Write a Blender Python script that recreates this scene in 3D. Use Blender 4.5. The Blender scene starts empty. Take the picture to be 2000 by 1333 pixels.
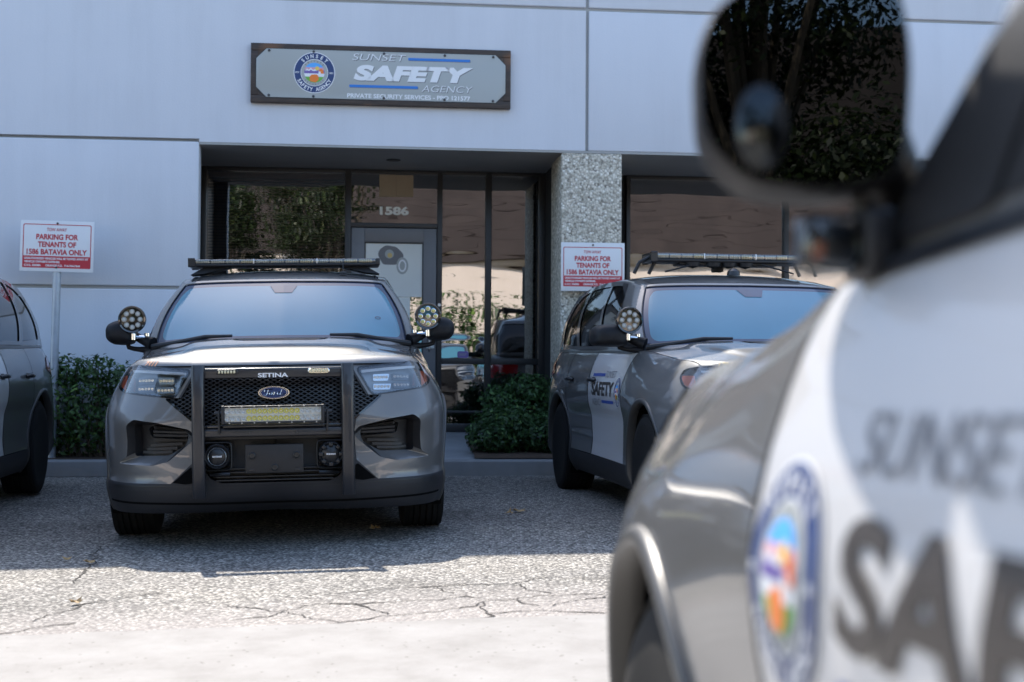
import bpy, bmesh, math, random
import numpy as np
from mathutils import Vector, Matrix
from mathutils.geometry import delaunay_2d_cdt

R = math.radians
C = bpy.context.scene.collection
scene = bpy.context.scene
random.seed(7)
rng = np.random.default_rng(7)

# ------------------------------------------------------------------ camera, sky, sun, exposure
CAM_H = 1.03
cam_d = bpy.data.cameras.new("camera")
cam = bpy.data.objects.new("camera", cam_d)
C.objects.link(cam)
cam_d.sensor_width = 36.0
cam_d.lens = 48.6
cam_d.clip_start = 0.05
cam_d.clip_end = 2000
cam.location = (0, 0, CAM_H)
cam.rotation_mode = 'QUATERNION'
cam.rotation_quaternion = (Matrix.Rotation(R(90) + math.atan(53.5 / 2700), 3, 'X') @ Matrix.Rotation(0.0065, 3, 'Z')).to_quaternion()
cam_d.dof.use_dof = True
cam_d.dof.focus_distance = 8.9
cam_d.dof.aperture_fstop = 3.0
cam_d.dof.aperture_blades = 9
scene.camera = cam

SUN_EL, SUN_AZ = R(46), R(-17)          # azimuth from +Y, negative = towards -X
sun_dir = Vector((math.sin(SUN_AZ) * math.cos(SUN_EL), math.cos(SUN_AZ) * math.cos(SUN_EL), math.sin(SUN_EL)))
world = bpy.data.worlds.new("World")
scene.world = world
world.use_nodes = True
wn = world.node_tree
sky = wn.nodes.new("ShaderNodeTexSky")
sky.sky_type = 'NISHITA'
sky.sun_disc = False
sky.sun_elevation = SUN_EL
sky.sun_rotation = SUN_AZ
sky.air_density = 1.0
sky.dust_density = 1.0
sky.ozone_density = 1.0
bg = wn.nodes["Background"]
bg.inputs["Strength"].default_value = 0.15
wn.links.new(sky.outputs[0], bg.inputs[0])
sl = bpy.data.lights.new("sun", 'SUN')
sl.energy = 3.35
sl.angle = R(0.53)
sl.color = (1.0, 0.93, 0.83)
sun = bpy.data.objects.new("sun", sl)
C.objects.link(sun)
sun.location = (-20, 40, 40)
sun.rotation_mode = 'QUATERNION'
sun.rotation_quaternion = sun_dir.to_track_quat('Z', 'Y')
scene.view_settings.view_transform = 'Standard'
scene.view_settings.look = 'None'
scene.view_settings.gamma = 1
scene.view_settings.exposure = 1.44
scene.cycles.use_denoising = True
scene.cycles.max_bounces = 8
scene.cycles.glossy_bounces = 5
scene.cycles.transparent_max_bounces = 12
scene.cycles.sample_clamp_indirect = 6.0
scene.cycles.caustics_reflective = False
scene.cycles.caustics_refractive = False

# ------------------------------------------------------------------ materials
MATS = {}
def nt_new(name):
    m = bpy.data.materials.new(name); m.use_nodes = True
    MATS[name] = m
    return m, m.node_tree, m.node_tree.nodes["Principled BSDF"]

def pbr(name, col, rough=0.5, metal=0.0, coat=0.0, spec=0.5, noise=0.0, nscale=20.0, bump=0.0, bscale=200.0, emis=None, ior=1.5, flake=0.0):
    m, t, b = nt_new(name)
    b.inputs["Base Color"].default_value = (*col, 1)
    b.inputs["Roughness"].default_value = rough
    b.inputs["Metallic"].default_value = metal
    b.inputs["Coat Weight"].default_value = coat
    b.inputs["Coat Roughness"].default_value = 0.03
    b.inputs["Specular IOR Level"].default_value = spec
    b.inputs["IOR"].default_value = ior
    L = t.links.new
    if noise or bump:
        tc = t.nodes.new("ShaderNodeTexCoord")
    if noise:
        n = t.nodes.new("ShaderNodeTexNoise"); n.inputs["Scale"].default_value = nscale; n.inputs["Detail"].default_value = 6
        L(tc.outputs["Object"], n.inputs["Vector"])
        mx = t.nodes.new("ShaderNodeMix"); mx.data_type = 'RGBA'
        mx.inputs["A"].default_value = (*[c * (1 - noise) for c in col], 1)
        mx.inputs["B"].default_value = (*[min(1, c * (1 + noise)) for c in col], 1)
        L(n.outputs["Fac"], mx.inputs["Factor"]); L(mx.outputs["Result"], b.inputs["Base Color"])
        mr = t.nodes.new("ShaderNodeMapRange"); mr.inputs["To Min"].default_value = max(0, rough - .08); mr.inputs["To Max"].default_value = min(1, rough + .12)
        L(n.outputs["Fac"], mr.inputs["Value"]); L(mr.outputs[0], b.inputs["Roughness"])
    if bump:
        n2 = t.nodes.new("ShaderNodeTexNoise"); n2.inputs["Scale"].default_value = bscale; n2.inputs["Detail"].default_value = 4
        L(tc.outputs["Object"], n2.inputs["Vector"])
        bp = t.nodes.new("ShaderNodeBump"); bp.inputs["Strength"].default_value = bump; bp.inputs["Distance"].default_value = 0.004
        L(n2.outputs["Fac"], bp.inputs["Height"]); L(bp.outputs[0], b.inputs["Normal"])
    if emis:
        b.inputs["Emission Color"].default_value = (*emis[:3], 1); b.inputs["Emission Strength"].default_value = emis[3]
    return m

def N(t, kind, **kw):
    n = t.nodes.new(kind)
    for k, v in kw.items():
        if k in n.inputs.keys(): n.inputs[k].default_value = v
        else: setattr(n, k, v)
    return n

def ramp(t, stops):
    r = t.nodes.new("ShaderNodeValToRGB")
    e = r.color_ramp.elements
    while len(e) < len(stops): e.new(0.5)
    for i, (p, c) in enumerate(stops):
        e[i].position = p; e[i].color = (*c, 1)
    return r

# paints and plastics
pbr("paint_grey", (0.155, 0.153, 0.15), .4, .3, .9)
pbr("paint_white", (0.60, 0.59, 0.585), .35, 0.0, .7)
pbr("plastic_black", (0.018, 0.018, 0.02), .45, noise=.3, nscale=40)
pbr("plastic_satin", (0.02, 0.021, 0.024), .28)
pbr("cladding", (0.014, 0.014, 0.017), .55, bump=.15, bscale=900)
pbr("cladding_arch", (0.06, 0.058, 0.055), .38)
pbr("steel_black", (0.02, 0.02, 0.024), .35, 0, .4)
pbr("lamp_grey", (0.40, 0.40, 0.385), .35, .2)
pbr("crack_fill", (0.035, 0.03, 0.026), .95)
pbr("gloss_black", (0.006, 0.006, 0.008), .08, 0, 1.0)
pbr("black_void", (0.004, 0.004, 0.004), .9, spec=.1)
pbr("rubber", (0.014, 0.014, 0.014), .8, spec=.2, noise=.35, nscale=30)
pbr("chrome", (0.78, 0.79, 0.8), .08, 1.0)
pbr("aluminium", (0.55, 0.56, 0.58), .35, 1.0)
pbr("rim_black", (0.03, 0.03, 0.033), .3, .4, .4)
pbr("lamp_silver", (0.62, 0.64, 0.66), .2, .9)
pbr("lamp_dark", (0.10, 0.11, 0.13), .2, .4)
pbr("led_yellow", (0.75, 0.68, 0.22), .25, .1)
pbr("led_pale", (0.74, 0.68, 0.46), .25, .2)
pbr("led_clear", (0.66, 0.67, 0.64), .3, .15)
pbr("amber", (0.9, 0.15, 0.04), .3)
pbr("tail_red", (0.5, 0.012, 0.018), .15, 0, .8)
pbr("red_lens", (0.32, 0.012, 0.02), .15, 0, 1.0)
pbr("frit", (0.05, 0.065, 0.11), .05, 0, .1, spec=.38)
pbr("windscreen", (0.075, 0.225, 0.31), .05, 0, .1, spec=.38, noise=.14, nscale=1.8)  # blue base colour stands in for sky reflection and the missing cabin
pbr("mirror_shell", (0.012, 0.012, 0.014), .5, spec=.25)
pbr("glass_tint", (0.008, 0.009, 0.01), .04, 0, .3, ior=1.5)
pbr("decal_navy", (0.018, 0.045, 0.16), .4)
pbr("decal_white", (0.82, 0.83, 0.85), .4)
pbr("decal_grey", (0.40, 0.42, 0.41), .45)
pbr("decal_dkgrey", (0.16, 0.16, 0.17), .45)
pbr("decal_black", (0.045, 0.038, 0.034), .45)
pbr("decal_blue", (0.02, 0.19, 0.62), .4)
pbr("decal_royal", (0.03, 0.08, 0.36), .4)
pbr("decal_sky", (0.10, 0.42, 0.9), .4)
pbr("decal_pink", (0.72, 0.36, 0.42), .4)
pbr("decal_purple", (0.19, 0.13, 0.42), .4)
pbr("decal_green", (0.16, 0.46, 0.06), .4)
pbr("decal_orange", (0.9, 0.22, 0.02), .4)
pbr("decal_yellow", (0.9, 0.62, 0.12), .4)
pbr("decal_copper", (0.75, 0.33, 0.16), .35)
pbr("decal_gold", (0.62, 0.45, 0.16), .35)
pbr("sign_red", (0.52, 0.03, 0.045), .45, noise=.08, nscale=8)
pbr("sign_white", (0.78, 0.79, 0.81), .4, noise=.05, nscale=6)
pbr("roof_mark", (0.03, 0.03, 0.035), .4)

# building
def stucco(name, col, var=.05):
    m, t, b = nt_new(name)
    L = t.links.new
    tc = N(t, "ShaderNodeTexCoord")
    n1 = N(t, "ShaderNodeTexNoise", Scale=.6, Detail=5.0, Roughness=.6); L(tc.outputs["Object"], n1.inputs["Vector"])
    mp = N(t, "ShaderNodeMapping"); mp.inputs["Scale"].default_value = (2.2, 2.2, .22); L(tc.outputs["Object"], mp.inputs["Vector"])
    n3 = N(t, "ShaderNodeTexNoise", Scale=1.6, Detail=6.0, Roughness=.65); L(mp.outputs[0], n3.inputs["Vector"])
    ad = N(t, "ShaderNodeMath", operation='ADD'); L(n1.outputs["Fac"], ad.inputs[0]); L(n3.outputs["Fac"], ad.inputs[1])
    r = ramp(t, [(.3, [c * (1 - var * 1.6) for c in col]), (.52, col), (.8, [min(1, c * (1 + var)) for c in col])])
    hf = N(t, "ShaderNodeMath", operation='MULTIPLY'); hf.inputs[1].default_value = .5; L(ad.outputs[0], hf.inputs[0])
    L(hf.outputs[0], r.inputs[0]); L(r.outputs[0], b.inputs["Base Color"])
    n2 = N(t, "ShaderNodeTexNoise", Scale=55.0, Detail=6.0); L(tc.outputs["Object"], n2.inputs["Vector"])
    bp = N(t, "ShaderNodeBump", Strength=.12, Distance=.01); L(n2.outputs["Fac"], bp.inputs["Height"]); L(bp.outputs[0], b.inputs["Normal"])
    b.inputs["Roughness"].default_value = .7
    b.inputs["Specular IOR Level"].default_value = .3
    return m
stucco("wall_paint", (0.65, 0.675, 0.73), .055)
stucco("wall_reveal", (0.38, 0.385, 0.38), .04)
stucco("beige_stucco", (0.82, 0.69, 0.59), .05)
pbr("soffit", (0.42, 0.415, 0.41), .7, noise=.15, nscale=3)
pbr("frame_bronze", (0.035, 0.034, 0.035), .4, .3, noise=.15, nscale=12)
pbr("door_grey", (0.15, 0.152, 0.162), .42, .2, noise=.1, nscale=8)
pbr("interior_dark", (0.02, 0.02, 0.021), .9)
pbr("paper_white", (0.78, 0.80, 0.77), .7, noise=.06, nscale=4)
pbr("cardboard", (0.34, 0.27, 0.19), .8, noise=.1, nscale=9)
pbr("galvanised", (0.46, 0.49, 0.53), .5, .55, noise=.25, nscale=14)
pbr("blind_slat", (0.42, 0.31, 0.24), .6)
pbr("kerb_concrete", (0.235, 0.235, 0.235), .85, noise=.22, nscale=6, bump=.3, bscale=90)
pbr("walk_concrete", (0.30, 0.305, 0.31), .85, noise=.2, nscale=5, bump=.3, bscale=90)
pbr("soil", (0.07, 0.045, 0.03), .95, noise=.5, nscale=14, bump=.6, bscale=40)
pbr("bark", (0.11, 0.085, 0.06), .9, noise=.4, nscale=10, bump=.6, bscale=30)
pbr("dry_leaf", (0.42, 0.27, 0.12), .7, noise=.4, nscale=60)
pbr("screw", (0.08, 0.08, 0.085), .4, .8)

def glass_pane():
    m, t, b = nt_new("pane_glass")
    L = t.links.new
    out = t.nodes["Material Output"]; t.nodes.remove(b)
    tc = N(t, "ShaderNodeTexCoord")
    mp = N(t, "ShaderNodeMapping"); mp.inputs["Scale"].default_value = (.35, 1, 1.6); L(tc.outputs["Object"], mp.inputs["Vector"])
    n = N(t, "ShaderNodeTexNoise", Scale=1.7, Detail=2.0); L(mp.outputs[0], n.inputs["Vector"])
    bp = N(t, "ShaderNodeBump", Strength=.055, Distance=.06); L(n.outputs["Fac"], bp.inputs["Height"])
    fr = N(t, "ShaderNodeFresnel", IOR=1.55)
    mu = N(t, "ShaderNodeMath", operation='MULTIPLY_ADD'); mu.inputs[1].default_value = 2.0; mu.inputs[2].default_value = .22
    L(fr.outputs[0], mu.inputs[0])
    tr = N(t, "ShaderNodeBsdfTransparent"); tr.inputs[0].default_value = (.42, .40, .38, 1)
    gl = N(t, "ShaderNodeBsdfGlossy", Roughness=.0); gl.inputs[0].default_value = (.95, .96, .97, 1); L(bp.outputs[0], gl.inputs["Normal"])
    mx = N(t, "ShaderNodeMixShader"); L(mu.outputs[0], mx.inputs[0]); L(tr.outputs[0], mx.inputs[1]); L(gl.outputs[0], mx.inputs[2])
    L(mx.outputs[0], out.inputs["Surface"])
glass_pane()
def clear_lens(name, tint=(.93, .95, .97), k=1.6, base=.05):
    m, t, b = nt_new(name)
    L = t.links.new
    out = t.nodes["Material Output"]; t.nodes.remove(b)
    fr = N(t, "ShaderNodeFresnel", IOR=1.5)
    mu = N(t, "ShaderNodeMath", operation='MULTIPLY_ADD'); mu.inputs[1].default_value = k; mu.inputs[2].default_value = base
    L(fr.outputs[0], mu.inputs[0])
    tr = N(t, "ShaderNodeBsdfTransparent"); tr.inputs[0].default_value = (*tint, 1)
    gl = N(t, "ShaderNodeBsdfGlossy", Roughness=.02)
    mx = N(t, "ShaderNodeMixShader"); L(mu.outputs[0], mx.inputs[0]); L(tr.outputs[0], mx.inputs[1]); L(gl.outputs[0], mx.inputs[2])
    L(mx.outputs[0], out.inputs["Surface"])
clear_lens("lens_clear", (.93, .95, .97), 2.0, .10)
clear_lens("lens_dark", (.42, .42, .41), 1.4, .03)
clear_lens("lens_smoke", (.86, .85, .78), 1.6, .10)
def mirror_mat():
    m, t, b = nt_new("mirror_glass")
    b.inputs["Base Color"].default_value = (.055, .06, .062, 1); b.inputs["Metallic"].default_value = 1; b.inputs["Roughness"].default_value = .01
mirror_mat()

def aggregate():
    m, t, b = nt_new("exposed_aggregate")
    L = t.links.new
    tc = N(t, "ShaderNodeTexCoord")
    def vor(scale):
        v = N(t, "ShaderNodeTexVoronoi", Scale=scale); L(tc.outputs["Object"], v.inputs["Vector"]); return v
    v1 = vor(46.0)
    sp = N(t, "ShaderNodeSeparateColor"); L(v1.outputs["Color"], sp.inputs[0])
    r = ramp(t, [(0, (.20, .18, .15)), (.12, (.44, .40, .33)), (.45, (.60, .555, .465)), (.7, (.67, .62, .525)), (.9, (.78, .73, .64)), (1, (.9, .87, .8))])
    L(sp.outputs[0], r.inputs[0])
    r2 = ramp(t, [(.0, (1, 1, 1)), (.45, (1, 1, 1)), (.62, (.7, .7, .68))]); L(v1.outputs["Distance"], r2.inputs[0])
    mm = N(t, "ShaderNodeMix", data_type='RGBA', blend_type='MULTIPLY'); mm.inputs["Factor"].default_value = 1
    L(r.outputs[0], mm.inputs["A"]); L(r2.outputs[0], mm.inputs["B"])
    L(mm.outputs["Result"], b.inputs["Base Color"])
    bp = N(t, "ShaderNodeBump", Strength=.8, Distance=.01, invert=True); L(v1.outputs["Distance"], bp.inputs["Height"]); L(bp.outputs[0], b.inputs["Normal"])
    b.inputs["Roughness"].default_value = .75
aggregate()

def asphalt():
    m, t, b = nt_new("asphalt")
    L = t.links.new
    tc = N(t, "ShaderNodeTexCoord")
    v = N(t, "ShaderNodeTexVoronoi", Scale=62.0); L(tc.outputs["Object"], v.inputs["Vector"])
    sp = N(t, "ShaderNodeSeparateColor"); L(v.outputs["Color"], sp.inputs[0])
    stones = ramp(t, [(0, (.10, .092, .084)), (.3, (.215, .2, .18)), (.6, (.335, .31, .278)), (.85, (.48, .445, .395)), (1, (.66, .62, .56))])
    L(sp.outputs[0], stones.inputs[0])
    edge = ramp(t, [(.0, (1, 1, 1)), (.42, (.95, .95, .95)), (.7, (.25, .25, .25))]); L(v.outputs["Distance"], edge.inputs[0])
    mm = N(t, "ShaderNodeMix", data_type='RGBA', blend_type='MULTIPLY'); mm.inputs["Factor"].default_value = 1
    L(stones.outputs[0], mm.inputs["A"]); L(edge.outputs[0], mm.inputs["B"])
    n = N(t, "ShaderNodeTexNoise", Scale=.9, Detail=7.0, Roughness=.65); L(tc.outputs["Object"], n.inputs["Vector"])
    patch = ramp(t, [(.3, (.58, .57, .56)), (.46, (.92, .92, .92)), (.6, (1.04, 1.03, 1.0)), (.75, (1.1, 1.08, 1.03))]); L(n.outputs["Fac"], patch.inputs[0])
    mm2 = N(t, "ShaderNodeMix", data_type='RGBA', blend_type='MULTIPLY'); mm2.inputs["Factor"].default_value = 1
    L(mm.outputs["Result"], mm2.inputs["A"]); L(patch.outputs[0], mm2.inputs["B"])
    # old worn strip beside the concrete apron is paler and pinker: a wear gradient of the surface itself
    sx = N(t, "ShaderNodeSeparateXYZ"); L(tc.outputs["Object"], sx.inputs[0])
    k = N(t, "ShaderNodeMath", operation='MULTIPLY_ADD'); k.inputs[1].default_value = -.263; L(sx.outputs[0], k.inputs[0]); L(sx.outputs[1], k.inputs[2])
    nz = N(t, "ShaderNodeMath", operation='MULTIPLY_ADD'); nz.inputs[1].default_value = .9; L(n.outputs["Fac"], nz.inputs[0]); L(k.outputs[0], nz.inputs[2])
    wr = N(t, "ShaderNodeMapRange"); wr.inputs["From Min"].default_value = 6.15; wr.inputs["From Max"].default_value = 6.9; wr.inputs["To Min"].default_value = .55; wr.inputs["To Max"].default_value = 0
    L(nz.outputs[0], wr.inputs["Value"])
    mm3 = N(t, "ShaderNodeMix", data_type='RGBA'); L(wr.outputs[0], mm3.inputs["Factor"]); L(mm2.outputs["Result"], mm3.inputs["A"]); mm3.inputs["B"].default_value = (.34, .30, .275, 1)
    L(mm3.outputs["Result"], b.inputs["Base Color"])
    bp = N(t, "ShaderNodeBump", Strength=.75, Distance=.012, invert=True); L(v.outputs["Distance"], bp.inputs["Height"]); L(bp.outputs[0], b.inputs["Normal"])
    b.inputs["Roughness"].default_value = .82
asphalt()
def apron():
    m, t, b = nt_new("apron_concrete")
    L = t.links.new
    tc = N(t, "ShaderNodeTexCoord")
    n = N(t, "ShaderNodeTexNoise", Scale=3.5, Detail=8.0, Roughness=.7); L(tc.outputs["Object"], n.inputs["Vector"])
    r = ramp(t, [(.28, (.20, .186, .17)), (.5, (.255, .24, .222)), (.72, (.295, .28, .262))]); L(n.outputs["Fac"], r.inputs[0])
    v = N(t, "ShaderNodeTexVoronoi", Scale=17.0); L(tc.outputs["Object"], v.inputs["Vector"])
    r2 = ramp(t, [(.0, (.35, .33, .30)), (.09, (.6, .58, .55)), (.13, (1, 1, 1))]); L(v.outputs["Distance"], r2.inputs[0])
    mm = N(t, "ShaderNodeMix", data_type='RGBA', blend_type='MULTIPLY'); mm.inputs["Factor"].default_value = 1
    L(r.outputs[0], mm.inputs["A"]); L(r2.outputs[0], mm.inputs["B"]); L(mm.outputs["Result"], b.inputs["Base Color"])
    n2 = N(t, "ShaderNodeTexNoise", Scale=120.0, Detail=4.0); L(tc.outputs["Object"], n2.inputs["Vector"])
    bp = N(t, "ShaderNodeBump", Strength=.3, Distance=.005); L(n2.outputs["Fac"], bp.inputs["Height"]); L(bp.outputs[0], b.inputs["Normal"])
    b.inputs["Roughness"].default_value = .85          # worn, dusty
apron()
def wood():
    m, t, b = nt_new("dark_wood")
    L = t.links.new
    tc = N(t, "ShaderNodeTexCoord")
    mp = N(t, "ShaderNodeMapping"); mp.inputs["Scale"].default_value = (2, 30, 30); L(tc.outputs["Object"], mp.inputs["Vector"])
    n = N(t, "ShaderNodeTexNoise", Scale=2.2, Detail=7.0, Roughness=.7); L(mp.outputs[0], n.inputs["Vector"])
    n0 = N(t, "ShaderNodeTexNoise", Scale=2.4, Detail=3.0); L(tc.outputs["Object"], n0.inputs["Vector"])
    r = ramp(t, [(.3, (.02, .014, .012)), (.52, (.05, .034, .027)), (.72, (.10, .065, .045))]); L(n.outputs["Fac"], r.inputs[0])
    r0 = ramp(t, [(.6, (0, 0, 0)), (.74, (1, 1, 1))]); L(n0.outputs["Fac"], r0.inputs[0])
    mm = N(t, "ShaderNodeMix", data_type='RGBA'); L(r0.outputs[0], mm.inputs["Factor"]); L(r.outputs[0], mm.inputs["A"]); mm.inputs["B"].default_value = (.16, .075, .035, 1)
    L(mm.outputs["Result"], b.inputs["Base Color"])
    bp = N(t, "ShaderNodeBump", Strength=.5, Distance=.004); L(n.outputs["Fac"], bp.inputs["Height"]); L(bp.outputs[0], b.inputs["Normal"])
    b.inputs["Roughness"].default_value = .55
wood()
def mansard():
    m, t, b = nt_new("brown_cladding")
    L = t.links.new
    tc = N(t, "ShaderNodeTexCoord"); sx = N(t, "ShaderNodeSeparateXYZ"); L(tc.outputs["Object"], sx.inputs[0])
    n = N(t, "ShaderNodeTexNoise", Scale=1.2, Detail=5.0); L(tc.outputs["Object"], n.inputs["Vector"])
    r = ramp(t, [(.3, (.034, .024, .023)), (.7, (.055, .040, .037))]); L(n.outputs["Fac"], r.inputs[0])
    L(r.outputs[0], b.inputs["Base Color"]); b.inputs["Roughness"].default_value = .8
mansard()
def leafmat(name, a, bcol):
    m, t, b = nt_new(name)
    L = t.links.new
    g = N(t, "ShaderNodeNewGeometry")
    r = ramp(t, [(0, a), (.75, bcol), (.92, [min(1, c * 1.5) for c in bcol]), (1, [min(1, c * q) for c, q in zip(bcol, (3.2, 2.3, 2.0))])]); L(g.outputs["Random Per Island"], r.inputs[0])
    L(r.outputs[0], b.inputs["Base Color"])
    b.inputs["Roughness"].default_value = .5
    b.inputs["Subsurface Weight"].default_value = 0
    out = t.nodes["Material Output"]
    tl = N(t, "ShaderNodeBsdfTranslucent"); L(r.outputs[0], tl.inputs[0])
    mx = N(t, "ShaderNodeMixShader"); mx.inputs[0].default_value = .3
    L(b.outputs[0], mx.inputs[1]); L(tl.outputs[0], mx.inputs[2]); L(mx.outputs[0], out.inputs["Surface"])
leafmat("leaf_hedge", (.025, .058, .014), (.065, .135, .03))
leafmat("leaf_shrub", (.024, .056, .018), (.055, .125, .036))
leafmat("leaf_tree", (.008, .016, .004), (.024, .04, .008))

# ------------------------------------------------------------------ scene-graph helpers
def M(n): return MATS[n]
def thing(name, label, cat, loc=(0, 0, 0), rotz=0.0, group=None):
    o = bpy.data.objects.new(name, None); C.objects.link(o)
    o.location = loc; o.rotation_euler = (0, 0, rotz)
    o["label"] = label; o["category"] = cat
    if group: o["group"] = group
    return o
def tag(o, label, cat, group=None):
    o["label"] = label; o["category"] = cat
    if group: o["group"] = group
    return o
MESHCACHE = {}
class MB:
    """collects geometry with material slots, builds ONE mesh object"""
    def __init__(s): s.v = []; s.f = []; s.m = []; s.mats = []; s.nrm = None
    def mi(s, mat):
        if mat not in s.mats: s.mats.append(mat)
        return s.mats.index(mat)
    def add(s, verts, faces, mat):
        k = len(s.v); i = s.mi(mat)
        s.v.extend([tuple(map(float, p)) for p in verts])
        for f in faces: s.f.append(tuple(int(a) + k for a in f)); s.m.append(i)
        return s
    def box(s, x0, x1, y0, y1, z0, z1, mat, mtx=None):
        v = [(x, y, z) for x in (x0, x1) for y in (y0, y1) for z in (z0, z1)]
        if mtx is not None: v = [tuple(mtx @ Vector(p)) for p in v]
        return s.add(v, [(0, 1, 3, 2), (4, 6, 7, 5), (0, 4, 5, 1), (2, 3, 7, 6), (0, 2, 6, 4), (1, 5, 7, 3)], mat)
    def rbox(s, x0, x1, y0, y1, z0, z1, mat, b=.008, mtx=None):
        """box with bevelled edges"""
        bm = bmesh.new(); bmesh.ops.create_cube(bm, size=1)
        for q in bm.verts:
            q.co = Vector(((x0 + x1) / 2 + q.co.x * (x1 - x0), (y0 + y1) / 2 + q.co.y * (y1 - y0), (z0 + z1) / 2 + q.co.z * (z1 - z0)))
        b = min(b, abs(x1 - x0) * .45, abs(y1 - y0) * .45, abs(z1 - z0) * .45)
        bmesh.ops.bevel(bm, geom=list(bm.edges), offset=b, segments=3, affect='EDGES', profile=.5)
        return s.bm(bm, mat, mtx)
    def bm(s, bm, mat, mtx=None):
        bm.verts.index_update()
        v = [tuple((mtx @ q.co) if mtx is not None else q.co) for q in bm.verts]
        f = [[q.index for q in fc.verts] for fc in bm.faces]
        bm.free(); return s.add(v, f, mat)
    def tube(s, pts, rad, mat, n=10, cap=True):
        pts = [Vector(p) for p in pts]
        if not hasattr(rad, '__len__'): rad = [rad] * len(pts)
        rings = []; up = None
        for i, p in enumerate(pts):
            d = (pts[min(i + 1, len(pts) - 1)] - pts[max(i - 1, 0)]).normalized()
            if up is None:
                up = Vector((0, 0, 1)) if abs(d.z) < .9 else Vector((1, 0, 0))
            a = d.cross(up).normalized(); bb = a.cross(d).normalized(); up = bb
            rings.append([p + rad[i] * (math.cos(2 * math.pi * k / n) * a + math.sin(2 * math.pi * k / n) * bb) for k in range(n)])
        return s.loft(rings, mat, True, cap)
    def loft(s, rings, mat, closed=True, cap=True):
        n = len(rings[0]); v = [p for r in rings for p in r]; f = []
        for i in range(len(rings) - 1):
            for k in range(n if closed else n - 1):
                f.append((i * n + k, i * n + (k + 1) % n, (i + 1) * n + (k + 1) % n, (i + 1) * n + k))
        if cap and closed:
            f.append(tuple(range(n))[::-1]); f.append(tuple(range((len(rings) - 1) * n, len(rings) * n)))
        return s.add(v, f, mat)
    def lathe(s, prof, mat, n=40, axis='X', c=(0, 0, 0), cap=True):
        """prof: (a, r) along the axis"""
        rings = []
        for a, r in prof:
            ring = []
            for k in range(n):
                t = 2 * math.pi * k / n; p, q = r * math.cos(t), r * math.sin(t)
                ring.append({'X': (c[0] + a, c[1] + p, c[2] + q), 'Y': (c[0] + q, c[1] + a, c[2] + p), 'Z': (c[0] + p, c[1] + q, c[2] + a)}[axis])
            rings.append(ring)
        return s.loft(rings, mat, True, cap)
    def build(s, name, parent=None, sharp=35, kind=None, key=None, normals=None):
        return put(name, s.mesh(name, sharp, key, normals), parent, kind)
    def mesh(s, name, sharp=35, key=None, normals=None):
        me = bpy.data.meshes.new(name)
        me.from_pydata(s.v, [], s.f)
        for m in s.mats: me.materials.append(MATS[m])
        me.polygons.foreach_set("material_index", s.m)
        me.polygons.foreach_set("use_smooth", [True] * len(s.f))
        me.update()
        if normals is not None:
            me.normals_split_custom_set_from_vertices([tuple(q) for q in normals])
        elif sharp is not None:
            bm = bmesh.new(); bm.from_mesh(me); bmesh.ops.recalc_face_normals(bm, faces=bm.faces[:]) if sharp >= 0 else None
            bm.to_mesh(me); bm.free()
            me.set_sharp_from_angle(angle=R(abs(sharp)))
        if key: MESHCACHE[key] = me
        return me
def put(name, me, parent=None, kind=None):
    o = bpy.data.objects.new(name, me); C.objects.link(o)
    if parent: o.parent = parent
    if kind: o["kind"] = kind
    return o

# ------------------------------------------------------------------ 2-D helpers: polygons, text, emblems
def inside(poly, pts):
    poly = np.asarray(poly, float); x, y = pts[:, 0], pts[:, 1]
    r = np.zeros(len(pts), bool); n = len(poly)
    for i in range(n):
        x1, y1 = poly[i]; x2, y2 = poly[(i + 1) % n]
        c = (y1 > y) != (y2 > y)
        if y1 != y2: r ^= c & (x < (x2 - x1) * (y - y1) / (y2 - y1) + x1)
    return r
def dense(loop, step, closed=True):
    out = []; n = len(loop)
    for i in range(n if closed else n - 1):
        a = np.array(loop[i], float); b = np.array(loop[(i + 1) % n], float)
        k = max(1, int(math.ceil(np.linalg.norm(b - a) / step)))
        for j in range(k): out.append(a + (b - a) * j / k)
    if not closed: out.append(np.array(loop[-1], float))
    return np.array(out)
def rounded(loop, r, seg=5):
    """round the corners of a polygon"""
    out = []; n = len(loop)
    for i in range(n):
        p0, p, p1 = (np.array(loop[(i + k) % n], float) for k in (-1, 0, 1))
        a, b = p0 - p, p1 - p; la, lb = np.linalg.norm(a), np.linalg.norm(b)
        rr = min(r, la * .45, lb * .45); A, B = p + a / la * rr, p + b / lb * rr
        for k in range(seg + 1):
            t = k / seg; out.append((1 - t) ** 2 * A + 2 * t * (1 - t) * p + t * t * B)
    return np.array(out)
def segdist(loop, pts):
    d = np.full(len(pts), 1e9); n = len(loop)
    for i in range(n):
        a, b = loop[i], loop[(i + 1) % n]; ab = b - a; L2 = max(1e-12, ab @ ab)
        t = np.clip(((pts - a) @ ab) / L2, 0, 1)
        d = np.minimum(d, np.linalg.norm(pts - (a + t[:, None] * ab), axis=1))
    return d
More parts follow.
